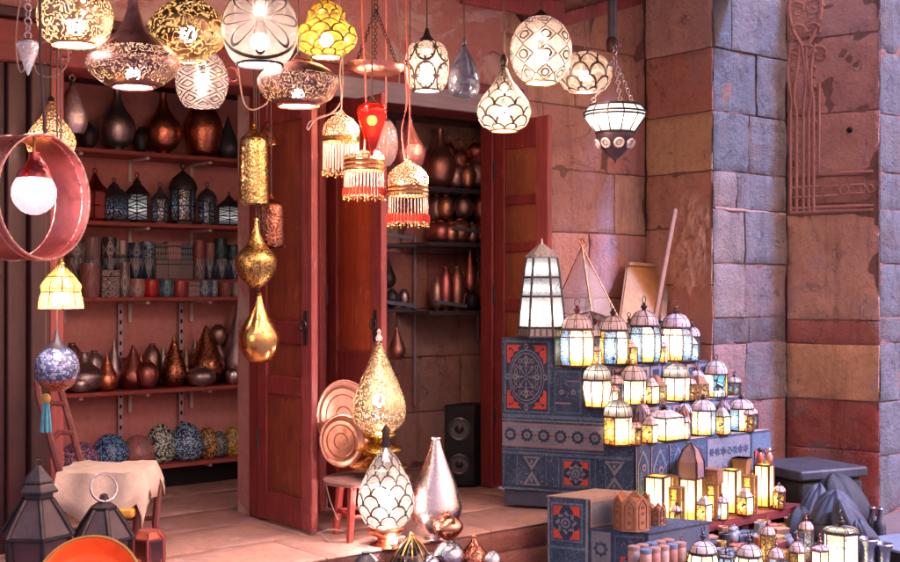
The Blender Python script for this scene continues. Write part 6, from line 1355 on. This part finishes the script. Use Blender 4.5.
# small wares : tubes, pots, boxes
WCOL=[((.42,.08,.04),'orange red'),((.04,.06,.10),'dark blue'),((.34,.17,.09),'tan'),((.02,.02,.025),'black'),((.36,.20,.05),'mustard'),((.20,.04,.035),'maroon'),((.20,.20,.22),'grey'),((.34,.12,.06),'terracotta'),((.06,.09,.12),'slate'),((.14,.065,.04),'brown')]
ORD=['first','second','third','fourth','fifth','sixth','seventh','eighth','ninth','tenth','eleventh','twelfth','thirteenth','fourteenth']
ROWN=['back','second','middle','fourth','front']; rnd=random.Random(19)
for j,(tt_,zz,n,s0,s1) in enumerate(((1.10,.138,14,-.02,1.10),(1.165,.138,14,-.10,1.12),(1.25,.103,14,-.14,1.08),(1.325,.103,14,-.2,1.06),(1.41,.068,14,-.26,1.0))):
    for i in range(n):
        s=s0+(s1-s0)*(i+.5)/n+rnd.uniform(-.015,.015); c,cn_=WCOL[(i*3+j*4+rnd.randint(0,2))%10]
        m=surf(c,tuple(x*.6 for x in c),16,.45,0,.2,60); m2=surf(tuple(min(1,x*1.5+.05) for x in c),c,16,.5)
        p=S(tt_+rnd.uniform(-.02,.02),s,zz); k=(i+j)%4; w=rnd.uniform(.032,.042); h=rnd.uniform(.06,.10)
        
        pos='%s from left in %s wares row'%(ORD[i],ROWN[j])
        if k==0:
            t=thing('small_cup','%s open round cup with pale rim, %s'%(cn_,pos),'cup',p,'small tubes and pots on the low table')
            MB().lathe([(w*.7,0),(w*.82,h*.06),(w*.82,h),(w*.7,h),(w*.66,h*.4)],18).build('tube_body',patterned('rings',4.0,2.0,.07,c,tuple(min(1,x*2.2+.04) for x in c),.35) if i%3 else m,t); MB().ring((0,0,h),w*.78,w*.09,None,18,6).build('rim',m2,t)
        elif k==1:
            t=thing('small_pot','%s round pot, %s'%(cn_,pos),'pot',p,'small tubes and pots on the low table')
            MB().lathe(scl(smoothp([(.6,0),(1,.3),(.95,.6),(.6,.85),(.65,1),(.5,1)]),w,h*.85),18).build('pot_body',m,t); MB().lathe([(w*.55,h*.84),(w*.5,h*.92),(w*.12,h*.97),(w*.14,h*1.06),(.001,h*1.09)],14).build('lid',m2,t)
        elif k==2:
            t=thing('small_box','%s little flat box, %s'%(cn_,pos),'box',p,'small tubes and pots on the low table',rz=rnd.uniform(-.4,.4))
            mb=MB(); mb.box((-w*1.1,-w*.8,0),(w*1.1,w*.8,h*.45)); mb.build('box_body',m,t,bevel=.003); mb=MB(); mb.box((-w*1.15,-w*.85,h*.46),(w*1.15,w*.85,h*.62)); mb.build('lid',m2,t,bevel=.003)
        else:
            t=thing('small_roll','%s cloth roll on its side, %s'%(cn_,pos),'roll',p,'small tubes and pots on the low table',rz=rnd.uniform(-.9,.9))
            M_=Matrix.Translation((0,0,w*.62))@Matrix.Rotation(PI/2,4,'Y'); mb=MB(); mb.lathe([(w*.5,-h*.75),(w*.6,-h*.7),(w*.6,h*.7),(w*.5,h*.75)],16,M=M_); mb.build('roll_body',m,t)
            mb=MB(); mb.ring((h*.76,0,w*.62),w*.35,.004,Matrix.Rotation(PI/2,3,'Y'),14,5); mb.ring((h*.3,0,w*.62),w*.62,.003,Matrix.Rotation(PI/2,3,'Y'),16,5); mb.build('band',m2,t)
c=W(658,560,6.25); jr=thing('jar_crate','little dark crate of tan jars at the bottom edge by the low crate','crate',(c.x,c.y,0))
mb=MB(); mb.box((-.17,-.07,.012),(.17,.13,.19)); mb.build('box',WOODD,jr,bevel=.005); mb=MB(); mb.box((-.16,-.06,0),(.16,.12,.01)); mb.build('runner',WOODX,jr)
for j in range(2):
    for i in range(5):
        cc=((.50,.27,.20),(.46,.20,.14),(.52,.33,.26),(.42,.17,.12))[(i+j*2)%4]
        t=thing('tan_jar','%s tan jar with flat lid, %s row of the little crate'%(ORD[i],('front','back')[j]),'jar',(c.x-.132+.066*i+.012*j,c.y-.035+.09*j,.191),'tan jars in the little crate')
        MB().lathe([(.024,0),(.030,.008),(.030,.075),(.026,.085)],18).build('body',surf(cc,tuple(x*.65 for x in cc),20,.6),t); MB().lathe([(.031,.083),(.032,.10),(.02,.104),(.001,.105)],18).build('lid',surf((.40,.22,.17) if (i+j)%3 else (.14,.2,.3),(.3,.15,.12) if (i+j)%3 else (.1,.14,.2),20,.5),t)
# front lanterns
def frontl(px,yt,hw,d,z,label,**k):
    c=W(px,288,d); return fanous(px,yt,0,hw,0,z,label,loc=Vector((c.x,c.y,z)),d=d,**k)
frontl(841,516,19,6.55,.0,'white hot lantern with a pierced pale dome at the lower right',sides=6,panes=(GLW,GLW,GLY),dome=DOML,frame=FRD,shape='straight',finial=True,group='lanterns at the bottom edge',split=.80)
frontl(820,537,10,6.4,.0,'short white lantern left of the big one at the lower right',sides=6,panes=(GLW,GLY),dome=DOMW,frame=FRM,shape='straight',finial=True,group='lanterns at the bottom edge',split=.8)
frontl(703,531,16,6.3,.0,'lantern with round white ribbed dome at the bottom edge, left of the two',sides=8,panes=(GLY,GLW),dome=DOMR,frame=FRD,shape='barrel',group='lanterns at the bottom edge',split=.70)
frontl(749,535,15,6.3,.0,'lantern with pointed pale dome at the bottom edge, right of the two',sides=8,panes=(GLW,GLY),dome=DOMR,frame=FRD,shape='barrel',group='lanterns at the bottom edge',split=.70)
frontl(726,547,8,6.2,.0,'tiny clear domed lantern between the two at the bottom edge',sides=6,panes=(GLB,),dome=DOMR,frame=FRD,shape='barrel',group='lanterns at the bottom edge',split=.85)
for px,yt,hw,d,pn,l in ((681,538,8,6.35,(DIM2,DIM1),'tiny amber lantern beside the tan jars at the bottom edge'),(776,540,9,6.4,(GLB,DIM1),'little blue lantern between the wares and the lower right lanterns'),(797,534,9,6.5,(DIM2,GLY),'little amber lantern left of the short white one'),(768,520,8,6.75,(DIM2,),'little copper framed amber lantern standing among the small wares'),(806,515,8,6.9,(DIM1,),'little dark lantern at the right end of the small wares')):
    frontl(px,yt,hw,d,.0 if d<6.7 else .07,l,sides=6,panes=pn,dome=DOMR,frame=FRM,shape='straight',finial=True,group='little lanterns among the wares',split=.7)
# tall white lantern on the top tier
c=S(.22,.08,TZ[0]+.007); d=FW[0]*c.x+FW[1]*c.y; q=d/F; px0=450+(RT[0]*c.x+RT[1]*c.y)/d*F
c=c+u*((541-px0)*q/RT[0]*.93); d=FW[0]*c.x+FW[1]*c.y; q=d/F
t=thing('tall_lantern','tall white four tiered glass lantern with black leading on the top of the stand','lantern',c)
H=96*q; R=23*q; n=6; rot=.25
WPN=pane((1,.92,.86),(1,.92,.84),1.3,'filigree',22.0,2.0,.02,(.7,.65,.62)); WPF=pane((.88,.82,.84),(.8,.75,.78),.72,'filigree',60.0,4.0,.09,(.12,.11,.14)); WPT=pane((.95,.88,.86),(.9,.84,.84),.85,'filigree',30.0,3.0,.03,(.5,.45,.45))
HB=[(.10,1.0),(.42,.88),(.62,.78),(.83,.66)]
for i,mm in enumerate((WPN,WPF,WPT)):
    (za,ra),(zb_,rb)=HB[i],HB[i+1]; MB().lathe([(R*ra*.98,H*za),(R*rb*.98,H*zb_)],n,rot=rot,close=False).build('glass_panes',mm,t,smooth=False)
mb=MB()
for k in range(n):
    a=2*PI*k/n+rot; mb.tube([(R*r*math.cos(a),R*r*math.sin(a),H*z) for z,r in ((.0,1.04),(.10,1.0),(.42,.88),(.62,.78),(.83,.66))],.0075,5)
for z,r in HB: mb.lathe([(R*r*.97,H*z-.006),(R*r*1.02,H*z-.006),(R*r*1.02,H*z+.006),(R*r*.97,H*z+.006)],n,rot=rot,close=False)
mb.build('frame',surf((.05,.045,.055),(.09,.08,.09),20,.4,.5),t,smooth=False)
MB().lathe([(R*1.06,0),(R*1.05,H*.02),(R*1.0,H*.09),(R*.9,H*.095)],n,rot=rot).build('base',patterned('panes',24.0,1.0,.2,(.30,.26,.26),(.06,.05,.05),.4,.3),t,smooth=False)
MB().lathe([(R*.72,H*.825),(R*.74,H*.84),(R*.40,H*.91),(R*.12,H*.965),(R*.06,H*.97)],n,rot=rot).build('roof',patterned('filigree',50.0,4.0,.14,(.62,.58,.58),(.2,.18,.19),.4,.3),t,smooth=False)
MB().lathe([(R*.09,H*.965),(R*.05,H*.985),(R*.06,H*.995),(.001,H*1.03)],10).build('finial',PEWTER,t)
# faceted glass pyramid
c=W(582,335,7.55); q=7.55/F
t=thing('glass_pyramid','large clear faceted glass pyramid lamp with thin copper edges behind the lanterns','glass lamp',c)
GC=glass((.90,.84,.88),.3,.04); top=Vector((0,0,88*q)); R=36*q
lo=[Vector((R*1.05*math.cos(2*PI*k/5+.4),R*1.05*math.sin(2*PI*k/5+.4),(24 if k%2 else 14)*q)) for k in range(5)]
bs=[Vector((R*.62*math.cos(2*PI*k/5+.4+.63),R*.62*math.sin(2*PI*k/5+.4+.63),-18*q)) for k in range(5)]
mb=MB(); ed=MB()
for k in range(5):
    k2=(k+1)%5; mb.add([top,lo[k],lo[k2]],[(0,1,2)]); mb.add([lo[k],bs[k],lo[k2]],[(0,1,2)]); mb.add([lo[k2],bs[k],bs[k2]],[(0,1,2)])
    for a,b in ((top,lo[k]),(lo[k],lo[k2]),(lo[k],bs[k]),(lo[k2],bs[k])): ed.tube([a,(a+b)/2,b],.0055,5)
mb.build('glass_facets',GC,t,smooth=False); ed.build('edges',metal((.55,.36,.30),(.4,.24,.2),.3),t)
MB().ring(top+Vector((0,0,.028)),.022,.005,Matrix.Rotation(PI/2,3,'X')@Matrix.Rotation(.5,3,'Z'),14,5).build('hook',COPPER,t)
mb=MB(); mb.lathe([(.10,-18*q-(c.z-TZ[1])+18*q+.0+.008),(.10,-18*q)],5); mb.build('foot',COPPERD,t,smooth=False)
# leaning board, stick
t=thing('leaning_board','worn yellow brown wooden board leaning on the stones behind the lanterns','board',onY(640,345,5.75))
A=[onY(627,263,5.93),onY(667,266,5.93),onY(656,352,5.62),onY(615,350,5.62)]
mb=MB(); mb.prism(A,Vector((0,-.018,-.004))); P('plank',mb,surf((.50,.27,.10),(.40,.17,.07),4,.7,0,.4,30,6,.5,(8,8,1.4)),t,bevel=.004)
mb=MB(); mb.prism([onY(627,262,5.925),onY(668,265,5.925),onY(667.5,268,5.915),onY(626.6,265,5.915)],Vector((0,-.03,0))); P('end_cleat',mb,surf((.55,.33,.22),(.4,.22,.15),6,.7),t)
mb=MB(); mb.prism([onY(665,267,5.91),onY(669,267,5.91),onY(660,352,5.60),onY(654,352,5.60)],Vector((0,-.022,0))); P('side_strip',mb,surf((.55,.45,.42),(.42,.3,.28),6,.7),t)
a=onY(675,210,5.9); b=onY(656,300,5.64); a=W(675,210,8.05); b=W(655,318,7.55)
mb=MB(); mb.tube([a,a.lerp(b,.3),a.lerp(b,.7),b],.017,8); tag(mb.build('wooden_stick',surf((.36,.17,.09),(.26,.11,.06),6,.6,0,.3,30)),'round wooden stick leaning across the board to the pier','stick')
# ================================================================== RIGHT CORNER
SL=surf((.02,.022,.034),(.045,.048,.066),5,.55,0,.5,24); SLD=surf((.012,.011,.014),(.022,.02,.026),5,.7,0,.5,24)
p0=W(806,288,8.1)
t=thing('stone_bench','blue grey stone bench block against the carved wall','bench',(p0.x,p0.y,0))
mb=MB(); 
def slab(c,rv_,fw_,w,dp,z0,z1):
    return [Vector((c.x,c.y,0))+rv_*a+fw_*b+Vector((0,0,z)) for z in (z0,z1) for a,b in ((-w,-dp),(w,-dp),(w,dp),(-w,dp))]
rdir=Vector((.97,-.24,0)).normalized(); fdir=Vector((.24,.97,0)).normalized()
mb.hexa(slab(p0,rdir,fdir,.26,.25,0,.37)); P('block',mb,SLD,t,bevel=.03)
mb=MB(); mb.hexa(slab(p0,rdir,fdir,.28,.27,.372,.44)); P('top_slab',mb,SL,t,bevel=.015)
rnd=random.Random(2)
BND=surf((.016,.022,.045),(.04,.05,.085),6,.6,0,.4,60); BND2=surf((.009,.011,.019),(.02,.023,.036),6,.7,0,.4,60)
BUN=[(815,486,548,15,7.45,'narrow dark blue wrapped bundle, leftmost of those against the bench',BND,.2),(836,492,566,21,7.2,'large blue draped bundle with a highlight down its front, in the middle',BND,.1),(858,500,568,15,7.1,'blue draped bundle leaning right of the large one',BND,-.25),(848,474,552,25,7.6,'big near black draped bundle behind the blue ones',BND2,-.15),(800,508,556,12,7.3,'small black wrapped bundle beside the wares table',BND2,.15),(872,520,572,11,6.95,'small blue bundle at the right end of the heap',BND,-.2)]
for k,(px,yt,yb,hw,d,l,m,ln) in enumerate(BUN):
    q=d/F; c=W(px,yb,d); z0=0.0; H=ZC+(288-yt)*q; R=hw*q
    t=thing('cloth_bundle',l,'bundle',(c.x,c.y,0),'dark draped bundles by the bench')
    mb=MB(); n=40; vs=[]; nz=26
    for a in range(nz+1):
        zz=a/nz; base=math.sqrt(max(0,1-max(0,(zz-.30)/.70)**3.0))*(.88+.22*math.sin(zz*3.0))
        for b in range(n):
            an=2*PI*b/n; f=1+.08*math.sin(an*5+k*2+zz*2.2)+.07*math.sin(an*11+k-zz*4)+.22*noise.noise(Vector((math.cos(an)*1.4,math.sin(an)*1.4,zz*2+k*3)))
            r_=R*1.15*base*f+.002
            vs.append(rdir*(r_*math.cos(an)+ln*H*zz*zz)+fdir*(r_*.7*math.sin(an)+.05*zz)+Vector((0,0,H*zz*(1+.03*math.sin(an*3+k)))))
    mb.add(vs,[(a*n+b,a*n+(b+1)%n,(a+1)*n+(b+1)%n,(a+1)*n+b) for a in range(nz) for b in range(n)]+[tuple(nz*n+b for b in range(n))])
    ow=mb.build('wrap',m,t); se=ow.data.attributes.get('sharp_edge')
    if se: ow.data.attributes.remove(se)
    sb=ow.modifiers.new('soft','SUBSURF'); sb.levels=1; sb.render_levels=1
    mb=MB()
    if k in (0,1,2): mb.tube([vs[i_] + (-fdir)*.006 for i_ in range(int(nz*.6)*n,int(nz*.6)*n+n,2)]+[vs[int(nz*.6)*n]-fdir*.006],.006,5); mb.build('tie_cord',BND2,t)
for k,(px,yb,hw,yt,d,l) in enumerate(((868,566,10,538,6.7,'bluish metal cup at the bottom right, by the white hot lantern'),(884,572,9,543,6.7,'bluish metal cup nearest the right edge'),(872,530,7,506,7.3,'small dark bottle standing right of the slate plates'),(880,528,6,507,7.25,'smaller dark bottle right of the other one'))):
    c=W(px,yb,d); q=d/F; c.z=max(c.z,.0)
    z0=0.0; H=ZC+(288-yt)*q
    t=thing('metal_cup' if k<2 else 'dark_bottle',l,'cup' if k<2 else 'bottle',(c.x,c.y,0),None)
    if k<2:
        MB().lathe([(hw*q,0),(hw*q*1.0,H*.3),(hw*q*.6,H*.5),(hw*q*.7,H*.8),(hw*q,H*.95),(hw*q*.95,H),(hw*q*.85,H*.97),(.001,H*.85)],20).build('cup_body',metal((.30,.36,.5),(.2,.24,.34),.3),t)
    else:
        MB().lathe(scl(smoothp([(.9,0),(1,.1),(1,.6),(.5,.78),(.35,.9),(.4,1)]),hw*q,H),16).build('bottle_body',surf((.03,.035,.05),(.06,.06,.09),14,.25),t)
    MB().ring((0,0,H*.97),hw*q*(.93 if k<2 else .4),.005,None,18,5).build('rim',PEWTER,t)
t=thing('steel_counter','blue grey metal counter edge at the bottom right corner','counter',(W(900,560,6.9).x,W(900,560,6.9).y,0))
c=W(905,545,7.0); mb=MB(); mb.hexa(slab(c,rdir,fdir,.2,.18,.02,c.z)); P('body',mb,SLD,t,bevel=.01); mb=MB(); mb.hexa(slab(c,rdir,fdir,.215,.195,c.z+.001,c.z+.02)); P('top',mb,surf((.2,.26,.36),(.28,.33,.42),6,.4,.3),t,bevel=.006)
# ================================================================== LIGHT, SKY, CAMERA
SUN_EL=math.radians(50); sd=Vector((-.5,.866,0))       # horizontal travel direction of the light
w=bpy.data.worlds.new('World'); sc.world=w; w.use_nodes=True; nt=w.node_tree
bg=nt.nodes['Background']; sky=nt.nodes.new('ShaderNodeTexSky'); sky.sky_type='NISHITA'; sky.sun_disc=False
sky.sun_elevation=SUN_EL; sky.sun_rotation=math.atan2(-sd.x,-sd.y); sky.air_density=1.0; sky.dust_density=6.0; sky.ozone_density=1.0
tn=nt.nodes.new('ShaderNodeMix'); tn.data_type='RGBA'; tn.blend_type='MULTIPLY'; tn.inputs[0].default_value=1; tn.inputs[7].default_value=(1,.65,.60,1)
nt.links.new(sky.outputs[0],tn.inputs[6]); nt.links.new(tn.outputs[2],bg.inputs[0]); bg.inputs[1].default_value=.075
sl=bpy.data.lights.new('sun','SUN'); sl.energy=1.8; sl.angle=math.radians(6); sl.color=(.13,.34,.85)
so=bpy.data.objects.new('sun',sl); COL.objects.link(so)
dirv=Vector((sd.x*math.cos(SUN_EL),sd.y*math.cos(SUN_EL),-math.sin(SUN_EL))); so.rotation_euler=dirv.to_track_quat('-Z','Y').to_euler(); so.location=(6,-4,8)
cam=bpy.data.cameras.new('camera'); co=bpy.data.objects.new('camera',cam); COL.objects.link(co); sc.camera=co
cam.lens=36*F/900; cam.sensor_width=36; cam.clip_end=200; cam.clip_start=.05
cam.shift_y=(288-281)/900
co.location=(0,0,ZC); co.rotation_euler=Vector((FW[0],FW[1],0)).to_track_quat('-Z','Y').to_euler()
vs_=sc.view_settings; vs_.view_transform='Standard'; vs_.look='None'; vs_.gamma=1; vs_.use_curve_mapping=False; vs_.exposure=2.55
sc.cycles.use_denoising=True; sc.cycles.max_bounces=8; sc.cycles.diffuse_bounces=4; sc.cycles.glossy_bounces=3; sc.cycles.transparent_max_bounces=10; sc.cycles.transmission_bounces=4
sc.cycles.sample_clamp_indirect=4.0; sc.cycles.sample_clamp_direct=0; sc.cycles.caustics_reflective=False; sc.cycles.caustics_refractive=False
sc.cycles.use_adaptive_sampling=True
